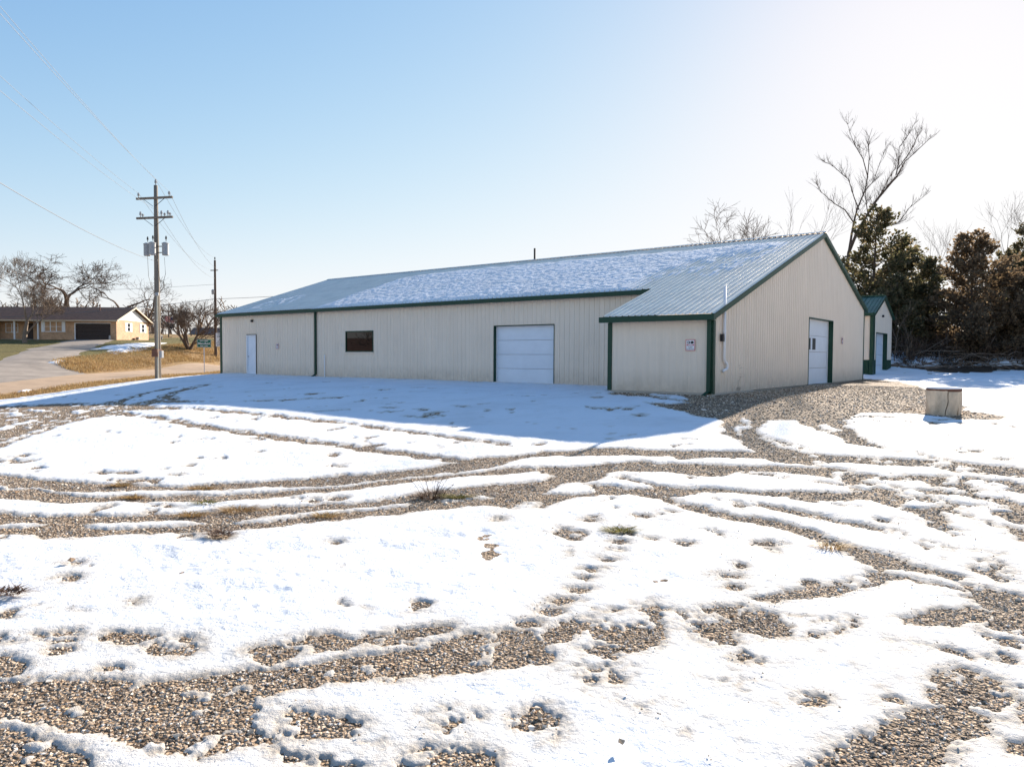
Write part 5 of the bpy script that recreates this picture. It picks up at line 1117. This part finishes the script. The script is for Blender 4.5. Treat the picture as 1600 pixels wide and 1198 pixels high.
# left trees
bare_tree('lawn_tree', (-57.2, 85.3), 10.9, 3, 'bare spreading tree on the lawn in front of the brick house', maxlev=7, trunk_len=.19, rad=.20, up=.07, angle=(20, 48), shrink=.78, split=(2, 3), m='bark', minr=.011, wob=.3, spread=1.1)
bare_tree('oak_tree', (-67, 110), 12.4, 14, 'broad gnarled bare oak rising behind the house roof', maxlev=7, trunk_len=.20, rad=.42, up=.02, angle=(28, 62), shrink=.78, split=(2, 3), m='bark_dark', wob=.5, gnarl=1.3, spread=1.3, minr=.015)
bare_tree('crooked_tree', (-60.5, 112), 11.8, 23, 'crooked thin bare tree behind the garage roof', maxlev=5, trunk_len=.27, rad=.24, up=.05, angle=(24, 52), shrink=.80, split=(2, 2), m='bark_dark', wob=.55, gnarl=1.5, minr=.014, spread=1.1)
bare_tree('crooked_tree', (-55.0, 108), 9.4, 27, 'leaning bare tree behind the utility pole', maxlev=5, trunk_len=.27, rad=.18, up=.03, angle=(24, 52), shrink=.80, split=(2, 3), m='bark_dark', wob=.5, gnarl=1.4, minr=.012, lean=(.5, 0))
bare_tree('multi_stem_tree', (-39.3, 88.5), 7.1, 31, 'low multi-stemmed bare tree beside the green sign', maxlev=5, trunk_len=.20, rad=.30, up=.06, angle=(16, 42), shrink=.76, split=(2, 4), m='bark_dark', stems=5, stem_spread=.6, wob=.28, spread=1.1, minr=.011)
bare_tree('lawn_tree', (-66.5, 88), 10, 37, 'bare tree just outside the left edge of view', maxlev=6, trunk_len=.24, rad=.26, up=.05, angle=(24, 52), minr=.012)
bare_tree('lawn_tree', (-42.5, 37), 8.5, 41, 'bare tree across the road in front of the second brick house', maxlev=5, trunk_len=.24, rad=.22, up=.05, angle=(24, 52), minr=.02)
bare_tree('lawn_tree', (-46, 31), 9.5, 43, 'second bare tree across the road, nearer the camera side', maxlev=5, trunk_len=.24, rad=.24, up=.05, angle=(24, 52), minr=.02)
# distant hedge line
far = []
for k in range(5):
    t = TreeB(300 + k)
    for j in range(3): t.grow((j * .5, 0, 0), (random.uniform(-.3, .3), random.uniform(-.3, .3), 1), 1.3, .08, 0, 4, .4, .05, (2, 3), (20, 50), .75, 4, 1, .014)
    mb = MB(); mb.v = t.tr.v + t.cr.v; mb.f = list(t.tr.f) + [tuple(i + len(t.tr.v) for i in f_) for f_ in t.cr.f]
    far.append(mb)
hb = MB(); rs = np.random.RandomState(9)
for k in range(28):
    u = k / 28; x = -112 + 76 * u + rs.randn() * 1.5; y = 128 + rs.rand() * 22 + (8 if x > -55 else 0)
    if x > -58 and rs.rand() < .35: continue
    s_ = (.8 + rs.rand() * .9) * (.5 if x > -58 else 1.0); src = far[rs.randint(5)]; a = rs.rand() * 6.28; ca, sa = math.cos(a), math.sin(a); z = float(H(x, y)) - .2
    kk = len(hb.v); hb.v += [((v[0] * ca - v[1] * sa) * s_ + x, (v[0] * sa + v[1] * ca) * s_ + y, v[2] * s_ + z) for v in src.v]; hb.f += [tuple(i + kk for i in f_) for f_ in src.f]
tag(hb.build('distant_trees', M['bark'], None), 'bare brown tree line along the far field behind the brick house', 'tree line', kind='stuff')
# distant low wood behind everything
far2 = []
for k in range(3):
    t = TreeB(400 + k)
    for j in range(2): t.grow((j * .5, 0, 0), (random.uniform(-.3, .3), random.uniform(-.3, .3), 1), 1.3, .12, 0, 3, .4, .05, (2, 3), (20, 50), .75, 3, 1, .035)
    mb = MB(); mb.v = t.tr.v + t.cr.v; mb.f = list(t.tr.f) + [tuple(i + len(t.tr.v) for i in f_) for f_ in t.cr.f]; far2.append(mb)
hb = MB()
for k in range(60):
    az_ = -44 + 26 * rs.rand(); d_ = 190 + rs.rand() * 90; x = d_ * math.sin(R(az_)); y = d_ * math.cos(R(az_)); s_ = 1.6 + rs.rand() * 1.6; src = far2[rs.randint(3)]; a = rs.rand() * 6.28; ca, sa = math.cos(a), math.sin(a); z = float(H(x, y)) - .3
    kk = len(hb.v); hb.v += [((v[0] * ca - v[1] * sa) * s_ * 1.5 + x, (v[0] * sa + v[1] * ca) * s_ * 1.5 + y, v[2] * s_ + z) for v in src.v]; hb.f += [tuple(i + kk for i in f_) for f_ in src.f]
tag(hb.build('distant_woods', M['bark'], None), 'faint far woods on the horizon at the left', 'woods', kind='stuff')

# ------------------------------------------------------------------ brick house
def brick_mat(name, c1, c2, mortar):
    m, n, b = nodes(name)
    pos = N(n, 'ShaderNodeTexCoord').outputs['Object']
    sp = N(n, 'ShaderNodeSeparateXYZ'); n.links.new(pos, sp.inputs[0])
    cb = N(n, 'ShaderNodeCombineXYZ'); n.links.new(math_(n, 'ADD', sp.outputs[0], sp.outputs[1]), cb.inputs[0]); n.links.new(sp.outputs[2], cb.inputs[1])
    br = N(n, 'ShaderNodeTexBrick'); n.links.new(cb.outputs[0], br.inputs['Vector']); br.inputs['Scale'].default_value = 1
    br.inputs['Brick Width'].default_value = .21; br.inputs['Row Height'].default_value = .075; br.inputs['Mortar Size'].default_value = .008
    br.inputs['Color1'].default_value = (*c1, 1); br.inputs['Color2'].default_value = (*c2, 1); br.inputs['Mortar'].default_value = (*mortar, 1)
    v = ramp(n, noise(n, pos, 1.6, 5, .7), [(.3, (.78, .74, .70)), (.7, (1.15, 1.1, 1.05))])
    n.links.new(mixc(n, 1, br.outputs[0], v, 'MULTIPLY'), b.inputs['Base Color']); b.inputs['Roughness'].default_value = .9
    return m
M['brick'] = brick_mat('tan_brick', (.58, .35, .21), (.43, .25, .15), (.58, .48, .36))
M['shingle'] = mat('brown_shingles', (.15, .082, .055), .9, var=.3, vscale=3, bump=.5, bscale=40)
M['brown_door'] = mat('dark_brown_door', (.035, .022, .020), .6)
M['fascia'] = mat('cream_fascia', (.62, .50, .36), .6)
def brick_house(loc, rz, label):
    h = empty('brick_house', loc, rz, label, 'house')       # origin: front right corner; front faces -y, body to -x
    L = 32; Dp = 8.0; E_ = 2.55; RZ = 4.2
    PX0, PX1 = -15.6, -9.5      # porch recess
    def wall(x0, x1, y0, y1, z0=-.3, z1=E_): return MB().box(x0, x1, y0, y1, z0, z1)
    w = MB()
    gx0, gx1 = -5.15, -.75      # garage opening
    w.box(-9.5, gx0 - .1, 0, .25, -.3, E_).box(gx1, 0, 0, .25, -.3, E_).box(gx0 - .1, gx1, 0, .25, 2.05, E_)
    w.box(PX0, PX1, 1.5, 1.75, -.3, E_).box(-L, PX0, 0, .25, -.3, E_)
    w.box(-.25, 0, .252, Dp, -.3, E_).box(-L, -L + .25, .252, Dp, -.3, E_).box(-L + .25, -.252, Dp - .25, Dp, -.3, E_)
    w.box(PX0 - .25, PX0 - .001, .252, 1.5, -.3, E_).box(PX1 + .001, PX1 + .25, .252, 1.5, -.3, E_)
    w.build('wall', M['brick'], h)
    for x in (-.02, -L - .02):
        MB().prism([(x, 0, E_), (x, Dp / 2, RZ - .1), (x, Dp, E_)], (.04, 0, 0)).build('gable_panel', M['white'], h)
    sl = (RZ - E_) / (Dp / 2); ov = .55
    for s0, s1 in ((-1, 0), (1, 0)):
        ya = -ov if s0 < 0 else Dp + ov; za = E_ - ov * sl + .02
        MB().prism([(-L - .4, ya, za), (-L - .4, Dp / 2, RZ + .02), (-L - .4, Dp / 2, RZ + .14), (-L - .4, ya, za + .12)], (L + .8, 0, 0)).build('roof', M['shingle'], h)
        MB().prism([(.402, ya, za - .05), (.402, Dp / 2, RZ - .05), (.402, Dp / 2, RZ + .145), (.402, ya, za + .125)], (.04, 0, 0)).build('rake_board', M['fascia'], h)
        y0 = ya - .035 if s0 < 0 else ya + .003
        MB().box(-L - .4, .4, y0, y0 + .03, za - .04, za + .11).build('fascia_board', M['fascia'], h)
    MB().box(-L - .38, .38, -ov + .01, -.002, E_ - ov * sl - .02, E_ - ov * sl + .0).build('soffit', M['white'], h)
    gd = MB()
    for i in range(4): gd.box(gx0, gx1, .10, .14, -.02 + i * .51 + .008, -.02 + (i + 1) * .51 - .008)
    gdo = gd.build('garage_door', M['brown_door'], h)
    MB().box(gx0 - .1, gx0 - .002, -.02, .12, 0, 2.12).box(gx0 - .1, gx1 + .08, -.021, .12, 2.049, 2.12).build('garage_frame', M['white'], h)
    def win(x0, x1, z0, z1, y=0, n=1, shut=.4, panes=True):
        f_ = window_unit(h, 'window', x0, x1, z0, z1, y - .012, .07, M['white'], .06)
        for k in range(1, n):
            xx = x0 + (x1 - x0) * k / n; MB().box(xx - .05, xx + .05, y - .035, y + .01, z0 + .07, z1 - .07).build('mullion', M['white'], f_)
        MB().box(x0 + .07, x1 - .07, y - .03, y - .0, (z0 + z1) / 2 - .02, (z0 + z1) / 2 + .02).build('sash_bar', M['white'], f_)
        if shut:
            for a, b in ((x0 - shut - .02, x0 - .02), (x1 + .02, x1 + shut + .02)):
                MB().box(a, b, y - .05, y - .003, z0 - .02, z1 + .02).build('shutter', M['white'], h)
        return f_
    win(-9.0, -6.75, .98, 2.3, 0, 3, .35)
    win(-19.3, -17.2, .98, 2.3, 0, 2, .35); win(-26.3, -24.2, .98, 2.3, 0, 2, .35)
    MB().box(-12.3, -11.4, 1.44, 1.49, .05, 2.1).build('front_door', M['brown_door'], h)
    win(-14.9, -13.3, .9, 2.1, 1.5, 2, 0)
    for x in (-15.5, -12.7, -9.75):
        MB().box(x - .08, x + .08, -.15, .0, -.1, E_ - .2).build('porch_post', M['white'], h)
    MB().box(PX0, PX1, -.2, 1.5, -.2, .04).build('porch_slab', M['concrete'], h)
    MB().box(-10.9, -10.72, -1.0, -.85, -.1, .85).build('yard_post', M['white'], h)
    # gable side windows (face +x)
    for (ya, yb) in ((2.5, 3.3), (6.1, 6.9)):
        z0, z1 = 1.15, 2.25
        f_ = MB().box(-.002, .03, ya, yb, z0, z0 + .06).box(-.002, .03, ya, yb, z1 - .06, z1).box(-.002, .03, ya, ya + .06, z0 + .06, z1 - .06).box(-.002, .03, yb - .06, yb, z0 + .06, z1 - .06).box(-.002, .03, ya + .06, yb - .06, (z0 + z1) / 2 - .03, (z0 + z1) / 2 + .03).build('window', M['white'], h)
        MB().box(-.004, .012, ya + .06, yb - .06, z0 + .06, z1 - .06).build('pane', M['glass'], f_)
        for a, b in ((ya - .42, ya - .02), (yb + .02, yb + .42)): MB().box(.002, .04, a, b, z0 - .03, z1 + .03).build('shutter', M['white'], h)
    MB().box(.002, .25, 3.9, 4.2, -.1, .35).build('gas_meter', M['rust'], h, bevel=.03)
    MB().tube([(.1, 5.0, -.1), (.1, 5.0, .5)], .07, 8).box(.03, .3, 4.85, 5.15, .25, .5).build('air_unit', M['grey_metal'], h)
    MB().tube([(-3.6, Dp * .35, RZ - .8), (-3.6, Dp * .35, RZ + .45)], .07, 8).build('roof_pipe', M['rust'], h)
    MB().tube([(-.6, -.45, 0.0), (-.6, -.45, .55)], .12, 8).build('flower_pot', M['grey_metal'], h)
    return h
brick_house((-49.5, 91.0, 3.0), 0, 'low tan brick house with brown shingle roof, dark garage door and white gable')
h2 = brick_house((-60, 50, float(H(-60, 40)) + .2), R(90), 'second brick house across the road, outside the left edge of view')

# far house roof behind the multi-stem tree
fh = empty('far_house', (-58.0, 146, 3.1), R(8), 'distant low house with dark roof on the field horizon', 'house')
MB().box(-6, 6, 0, 6, 0, 2.3).build('wall', M['concrete'], fh)
MB().prism([(-6.5, -.5, 2.2), (-6.5, 3, 3.7), (-6.5, 6.5, 2.2)], (13, 0, 0)).build('roof', mat('dark_shingles', (.07, .065, .07), .9), fh)
MB().box(2.4, 3.4, 2.4, 3.2, 3.0, 4.4).build('chimney', M['brown_door'], fh)

# ------------------------------------------------------------------ utility poles
def insulator(mb, x, y, z, h=.28, r0=.05):
    mb.lathe([(r0 * .35, 0), (r0 * .35, h * .35), (r0 * 1.1, h * .4), (r0 * .6, h * .55), (r0 * 1.25, h * .62), (r0 * .6, h * .8), (r0 * .8, h * .88), (r0 * .3, h)], (x, y, z), 8)
def tilt_arm(): return R(3.5)
M['riser'] = mat('weathered_riser', (.46, .41, .32), .7, var=.2)
def main_pole():
    x, y = -21.45, 44.0; z = float(H(x, y)); TOP = 11.62
    o = empty('utility_pole', (x, y, z), R(-13), 'tall wooden utility pole with two crossarms and three grey transformers', 'utility pole')
    MB().tube([(0, 0, -.6), (0, 0, 4), (0, 0, 8), (0, 0, TOP)], [.19, .165, .14, .11], 12).build('pole', M['pole'], o, smooth=True)
    for (zz, up) in ((TOP - .78, 1), (TOP - 1.95, 0)):
        a = MB().box(-1.25, 1.25, -.19, -.08, zz - .06, zz + .065).build('crossarm', M['pole'], o, bevel=.01)
        for sx in (-1, 1):
            MB().prism([(sx * .72, -.2, zz - .06), (sx * .72, -.17, zz - .06), (sx * .08, -.17, zz - .5), (sx * .08, -.2, zz - .5)], (sx * .0 + .035, 0, 0)).build('brace', M['black'], o)
        xs = (-1.1, 1.03) if up else (-.98, -.82, .48, .70, .93, 1.07)
        for xx in xs:
            mb = MB(); insulator(mb, xx, -.135, zz + .066, .30 if up else (.34 if abs(xx) in (.98, .48, .93) else .2), .07); mb.build('insulator', M['grey_metal'], o)
    mb = MB(); insulator(mb, 0, 0, TOP, .36, .075); mb.build('insulator', M['grey_metal'], o)
    for (tx, ty) in ((-.62, -.05), (0, -.36), (.66, -.05)):
        zc = 7.42
        t = MB().lathe([(.17, 0), (.19, .03), (.19, .66), (.21, .68), (.21, .72), (.1, .78)], (tx, ty, zc), 16).build('transformer', M['grey_metal'], o)
        b_ = MB(); insulator(b_, tx + .05, ty, zc + .84, .32, .055); b_.build('bushing', M['black'], t)
        if tx:
            MB().box(min(tx, 0) + (.0 if tx > 0 else .2), max(tx, 0) - (.2 if tx > 0 else 0), -.07, -.03, zc + .15, zc + .2).box(min(tx, 0) + (.0 if tx > 0 else .2), max(tx, 0) - (.2 if tx > 0 else 0), -.07, -.03, zc + .52, zc + .57).build('bracket', M['black'], o)
    # conduit riser down the pole, meter box, hanging loops
    MB().tube([(.13, -.17, 0), (.13, -.17, 5.0)], .05, 8).build('riser_conduit', M['riser'], o)
    MB().lathe([(.08, 0), (.11, .05), (.09, .2)], (.13, -.17, 5.0), 8).build('weatherhead', M['grey_metal'], o)
    MB().box(-.2, .17, -.30, .17, 1.34, 1.82).build('reddish_box', M['rust'], o, bevel=.02)
    MB().box(.24, .42, -.2, .0, 1.28, 1.7).build('meter_box', M['grey_metal'], o, bevel=.02)
    MB().tube([(.62, -.1, 7.3), (.68, -.1, 6.3), (.5, -.1, 5.75), (.3, -.12, 5.9), (.2, -.15, 6.8), (.15, -.1, 7.2)], .012, 5).tube([(-.55, -.1, 7.4), (-.5, -.1, 6.2), (-.2, -.15, 5.4), (.1, -.17, 5.1)], .012, 5).build('hanging_cable', M['black'], o)
    return x, y, z, TOP
px_, py_, pz_, TOP = main_pole()
x2, y2 = -36.7, 90.0; z2 = float(H(x2, y2))
p2 = empty('utility_pole', (x2, y2, z2), R(-13), 'dark distant utility pole rising behind the corner of the metal building', 'utility pole')
T2 = 12.85 - z2
MB().tube([(0, 0, -.5), (0, 0, T2)], [.19, .12], 8).build('pole', M['bark_dark'], p2)
mb = MB(); insulator(mb, 0, 0, T2, .4, .09); mb.build('insulator', M['black'], p2)
MB().lathe([(.16, 0), (.18, .5), (.05, .6)], (-.1, -.3, T2 - 4.2), 8).build('transformer', M['grey_metal'], p2)
MB().box(-.5, .5, -.2, -.1, T2 - 1.3, T2 - 1.2).build('crossarm', M['bark_dark'], p2)

def wire(a, b, sag, rad, label, group='power lines'):
    pts = []
    for i in range(25):
        t = i / 24; p = Vector(a).lerp(Vector(b), t); p.z -= sag * 4 * t * (1 - t); pts.append(p)
    o = MB().tube(pts, rad, 5).build('power_line', M['wire'], None)
    return tag(o, label, 'cable', group)
ca, sa = math.cos(R(-13)), math.sin(R(-13))
def pp(lx, ly, lz): return (px_ + lx * ca - ly * sa, py_ + lx * sa + ly * ca, pz_ + lz)
wire(pp(0, 0, TOP + .36), (-11.1, 9, 11.2), .35, .007, 'wire from the pole top to the upper left corner')
wire(pp(1.03, -.13, TOP - .45), (-11.1, 9, 10.8), .35, .007, 'wire from the right insulator of the top crossarm to the upper left')
wire(pp(-1.1, -.13, TOP - .45), (-13.4, 10.9, 10.7), .35, .007, 'wire from the left insulator of the top crossarm to the left edge')
wire(pp(-.1, -.1, TOP - 1.4), (-11.1, 9, 8.5), .35, .007, 'lower thin wire from below the top crossarm to the left edge')
wire(pp(0, -.2, 7.1), (-11.1, 9, 6.3), .5, .012, 'thick service cable from below the transformers to the left edge')
for k, (q, w) in enumerate([(pp(0, 0, TOP + .36), 0), (pp(1.03, -.13, TOP - .45), .5), (pp(-1.1, -.13, TOP - .45), -.5), (pp(.1, -.1, TOP - 1.4), 0)]):
    wire(q, (x2 + w, y2, z2 + T2 + (.3 if k == 0 else -1.15 if k < 3 else -2.2)), .9, .009, ['topmost wire between the two utility poles', 'right-hand wire between the two utility poles', 'left-hand wire between the two utility poles', 'lowest wire between the two utility poles'][k])
wire((-85, 86, 5.0), (x2, y2, 8.1), .9, .03, 'thick line crossing in front of the brick house roof to the far pole')
wire((x2, y2, 8.1), (-8, 95, 11.2), .4, .025, 'thick line from the far pole to behind the building roof')
wire((-85, 88, 9.3), (x2, y2, 9.9), .8, .015, 'thin upper line left of the far pole')

# ------------------------------------------------------------------ road signs
M['sign_green'] = mat('sign_green', (.0, .13, .085), .4)
sg_ = empty('city_limit_sign', (-26.7, 63.0, float(H(-26.7, 63.0))), R(24), 'small green city limit sign on a white post by the road', 'sign')
MB().box(-.035, .035, -.02, .03, -.3, 2.4).build('post', M['sign_white'], sg_)
MB().box(-.57, .57, -.045, -.03, 2.3, 3.0).build('sign_plate', M['sign_green'], sg_)
fr = MB().box(-.55, .55, -.05, -.046, 2.965, 2.985).box(-.55, .55, -.05, -.046, 2.315, 2.335).box(-.55, -.53, -.05, -.046, 2.335, 2.965).box(.53, .55, -.05, -.046, 2.335, 2.965); fr.build('white_border', M['sign_white'], sg_)
for tx, sz_, zz in (('CITY LIMIT', .14, 2.85), ('Mansfield', .25, 2.63), ('POP. 1,296', .13, 2.42)):
    text_mesh(tx, sz_, M['sign_white'], sg_, (0, -.049, zz), (R(90), 0, 0), bold=.004)
s2 = empty('speed_limit_sign', (-27.1, 67.5, float(H(-27.1, 67.5))), R(24), 'white speed limit sign half hidden behind the building corner', 'sign')
MB().box(-.035, .035, -.02, .03, -.3, 3.6).build('post', M['sign_white'], s2)
MB().box(-.38, .38, -.045, -.03, 2.35, 3.60).build('sign_plate', M['sign_white'], s2)
for tx, sz_, zz in (('SPEED', .17, 3.47), ('LIMIT', .24, 3.27), ('25', .28, 3.02), ('UNLESS', .15, 2.82), ('OTHERWISE', .13, 2.65), ('POSTED', .15, 2.48)):
    text_mesh(tx, sz_, M['ink'], s2, (0, -.049, zz), (R(90), 0, 0), bold=.003)

# ------------------------------------------------------------------ flagpole and flags
fz = float(H(-52.9, 112)); fp = empty('flagpole', (-52.9, 112, fz), 0, 'thin dark flagpole standing beyond the multi-stem tree', 'flagpole')
MB().tube([(0, 0, -.2), (0, 0, 4.9)], [.09, .06], 8).box(-2.4, .1, -.03, .03, 3.25, 3.33).build('pole', M['black'], fp)
MB().lathe([(.01, 0), (.09, .06), (.09, .12), (.01, .18)], (0, 0, 4.9), 8).build('finial', M['grey_metal'], fp)
def flag_grid(x0, w, z0, h, stripes, cols, mats):
    mb_by = {}
    nx = 14
    for j in range(stripes):
        for i in range(nx):
            key = cols(i / nx, j / stripes)
            mb = mb_by.setdefault(key, MB()); q = []
            for (a, b) in ((i, j), (i + 1, j), (i + 1, j + 1), (i, j + 1)):
                u, v = a / nx, b / stripes; q.append((x0 + w * u, .12 * math.sin(u * 7 + v), z0 + h * v + .10 * math.sin(u * 5 + 1) - .06 * u))
            mb.quad(*q)
    return mb_by
M['flag_blue'] = mat('flag_blue', (.02, .025, .10), .8); M['flag_red'] = mat('flag_red', (.80, .12, .14), .8); M['flag_white'] = mat('flag_white', (.75, .72, .72), .8)
f1 = empty('flag', (-53.4, 111.93, fz + 2.35), 0, 'striped red, white and blue flag on the distant flagpole', 'flag')
parts = flag_grid(-.1, 1.5, 0, .85, 13, lambda u, v: 'canton' if (u > .6 and v > .46) else ('red_stripes' if int(v * 13) % 2 == 0 else 'white_stripes'), None)
for k_, mb in parts.items(): mb.build(k_, {'canton': M['flag_blue'], 'red_stripes': M['flag_red'], 'white_stripes': M['flag_white']}[k_], f1)
f2 = flag_grid(-.0, 1.35, 0, .75, 4, lambda u, v: 'f', None)['f'].build('flag', M['black'], None, loc=(-53.4, 111.95, fz + 1.45)); tag(f2, 'dark lower flag hanging under the striped flag', 'flag')
# dark low trailer-like box on the field
bxo = empty('utility_trailer', (-50.8, 104.5, float(H(-50.8, 104.5))), R(5), 'small dark low trailer on the grass right of the house gable', 'trailer')
MB().box(-.45, .45, -.4, .4, .25, .62).build('box', M['black'], bxo, bevel=.03)
for sx in (-.48, .44):
    w = MB().lathe([(.2, 0), (.2, .08)], (0, 0, 0), 12).build('wheel', M['black'], bxo); w.rotation_euler = (0, R(90), 0); w.location = (sx - .02, 0, .2)
MB().tube([(.45, 0, .4), (1.9, 0, .35)], .035, 6).build('drawbar', M['rust'], bxo)

# ------------------------------------------------------------------ tufts, weeds, leaves, stones
def blades(n, rad, hgt, seed, width=.006, splay=.8):
    rs = np.random.RandomState(seed); a = rs.rand(n) * 6.283; rr = rad * np.sqrt(rs.rand(n)) * .6
    bx_ = rr * np.cos(a); by_ = rr * np.sin(a); an = a + rs.randn(n) * .8; sp = splay * rs.rand(n) * rad; hh = hgt * (.4 + .6 * rs.rand(n))
    p = np.stack([bx_, by_, np.zeros(n)], -1); mid = p + np.stack([np.cos(an) * sp * .4, np.sin(an) * sp * .4, hh * .65], -1); tip = p + np.stack([np.cos(an) * sp, np.sin(an) * sp, hh], -1)
    sd_ = np.stack([-np.sin(an), np.cos(an), np.zeros(n)], -1) * width
    V = np.stack([p - sd_, p + sd_, mid + sd_ * .8, mid - sd_ * .8, tip], 1).reshape(-1, 3); k = (np.arange(n) * 5)[:, None, None]
    Fc = np.array([[0, 1, 2], [0, 2, 3], [3, 2, 4]])[None] + k
    return V, Fc.reshape(-1, 3), np.repeat(rs.rand(n), 5)
M['straw'] = leaf_mat('dry_straw', (.20, .115, .045), (.40, .25, .10), (.54, .38, .17), .25)
M['moss'] = leaf_mat('green_tuft', (.08, .08, .012), (.17, .16, .03), (.30, .25, .06), .25)
M['weed'] = leaf_mat('brown_weed', (.05, .025, .014), (.12, .062, .035), (.20, .12, .07), .1)
tf = [((-5.559, 10.605), 'straw', 'golden dry grass tuft in the middle wheel track at far left'), ((-4.298, 10.178), 'moss', 'green tuft between the two upper wheel tracks'), ((-3.691, 9.761), 'straw', 'wide rusty grass tuft below the green tuft'),
      ((-4.223, 9.493), 'straw', 'yellow tuft on gravel left of the wide rusty tuft'), ((-3.426, 8.45), 'weed', 'dark brown weed lying on snow below the wheel tracks'), ((-.791, 10.382), 'moss', 'bright green tuft just right of the big dry weed clump'),
      ((1.293, 8.519), 'moss', 'olive tuft in the snow among footprints at centre right'), ((3.451, 7.754), 'straw', 'golden tuft beside the diagonal wheel rut at right'), ((-4.555, 6.52), 'weed', 'brown leaf clump alone on the left foreground snow'),
      ((-4.81, 11.19), 'straw', 'straw tuft on the upper wheel track, right one'), ((-6.24, 11.52), 'straw', 'straw tuft on the upper wheel track, left one'), ((-2.43, 9.39), 'straw', 'straw tuft on lower wheel track left of the big weed clump')]
for i, ((x, y), mm, lb) in enumerate(tf):
    wd = .22 if i in (2,) else .14
    V, Fc, tone = blades(150, wd, .05 if mm != 'weed' else .035, 500 + i, .0045, 1.6)
    o = link('grass_tuft' if mm != 'weed' else 'dry_weed', np_mesh('tuft', V, Fc, M[mm], smooth=False, attrs=dict(tone=tone)), None, None, (x, y, float(H(x, y)) + (.045 if mm == 'weed' else .005)))
    o.scale = (1.5, 1, 1); tag(o, lb, 'grass' if mm != 'weed' else 'weed')
def weed_clump(x, y, h, seed, label, nst=16, rad=.3):
    o = empty('dry_weed', (x, y, float(H(x, y)) - .01), 0, label, 'weed'); rs = np.random.RandomState(seed); mb = MB()
    for k in range(nst):
        a = rs.rand() * 6.28; r0 = rad * .5 * rs.rand(); b_ = Vector((r0 * math.cos(a), r0 * math.sin(a), 0)); t = b_ + Vector((rad * .6 * math.cos(a), rad * .6 * math.sin(a), h * (.5 + .5 * rs.rand())))
        mid = (b_ + t) / 2 + Vector((0, 0, h * .08)); mb.tube([b_, mid, t], [.004, .003, .0015], 3, cap=False)
        for j in range(4):
            q = mid.lerp(t, rs.rand()); e_ = q + Vector(rs.randn(3)) * .05 * (h / .4); mb.tube([q, e_], [.002, .001], 3, cap=False)
    mb.build('stems', M['weed'], o)
    V, Fc, tone = blades(260, rad, h * .25, seed + 3, .005, 1.2); link('basal_leaves', np_mesh('basal', V, Fc, M['weed'], smooth=False, attrs=dict(tone=tone)), None, o)
    return o
weed_clump(-1.14, 10.46, .36, 5, 'large dry brown weed clump between the wheel tracks')
weed_clump(7.15, 23.45, 1.0, 6, 'tall dead weed stalk against the gable wall by the white conduit', 9, .25)
for i, (x, y, s_, lb) in enumerate([(-4.56, 7.455, .045, 'dark stone on the left foreground snow above the brown leaf clump'), (.62, 4.0, .022, 'small dark stone on the snow near the bottom centre'), (.18, 4.36, .03, 'grey stone on gravel near the bottom centre'), (1.53, 5.79, .035, 'stone in the gravel patch where footprints meet the track')]):
    g = rocks('stone', np.array([0.]), np.array([0.]), np.array([0.]), np.array([s_]), M['stone'], 60 + i); g.location = (x, y, float(H(x, y)) + .06 if i < 2 else float(H(x, y)) + .02); tag(g, lb, 'stone')

# roadside grass
rs = np.random.RandomState(77)
def field_grass(name, n, gen, hgt, m, label, width=.011):
    X, Y = gen(n); Vs, Fs_, ts = blades(len(X), .12, hgt, 90 + n % 50, width, 1.4)
    Vs = Vs.reshape(-1, 5, 3); c = Vs[:, :2].mean(1, keepdims=True); c[..., 2] = 0
    sc_ = (.5 + fbm(X, Y, .4, 3, 222) * 1.1)[:, None, None]
    Vs = (Vs - c) * sc_; Vs[:, :, 0] += X[:, None]; Vs[:, :, 1] += Y[:, None]; Vs[:, :, 2] += H(X, Y)[:, None]
    tag(link(name, np_mesh(name, Vs.reshape(-1, 3), Fs_, M[m], smooth=False, attrs=dict(tone=ts))), label, 'grass', kind='stuff')
def strip(n):
    Y = 28 + rs.rand(n) ** 1.2 * 48; X = -30 + rs.rand(n) * 13
    k = (sdist(X, Y, LOT_EDGE) > -.15 + .3 * (rs.rand(n) ** 3)) & (sdist(X, Y, rp) > .12) & (X < -17.6); return X[k], Y[k]
field_grass('roadside_grass', 60000, strip, .22, 'straw', 'dry straw-coloured grass between the snowy lot and the road', .010)
def bank(n):
    Y = 44 + rs.rand(n) * 60; X = -35.2 - rs.rand(n) * 6.5
    k = (sdist(X, Y, rp) > .15) & (sdist(X, Y, DRIVE_POLY) > .2); return X[k], Y[k]
field_grass('bank_grass', 36000, bank, .26, 'straw', 'tall brown grass on the bank beyond the road', .014)
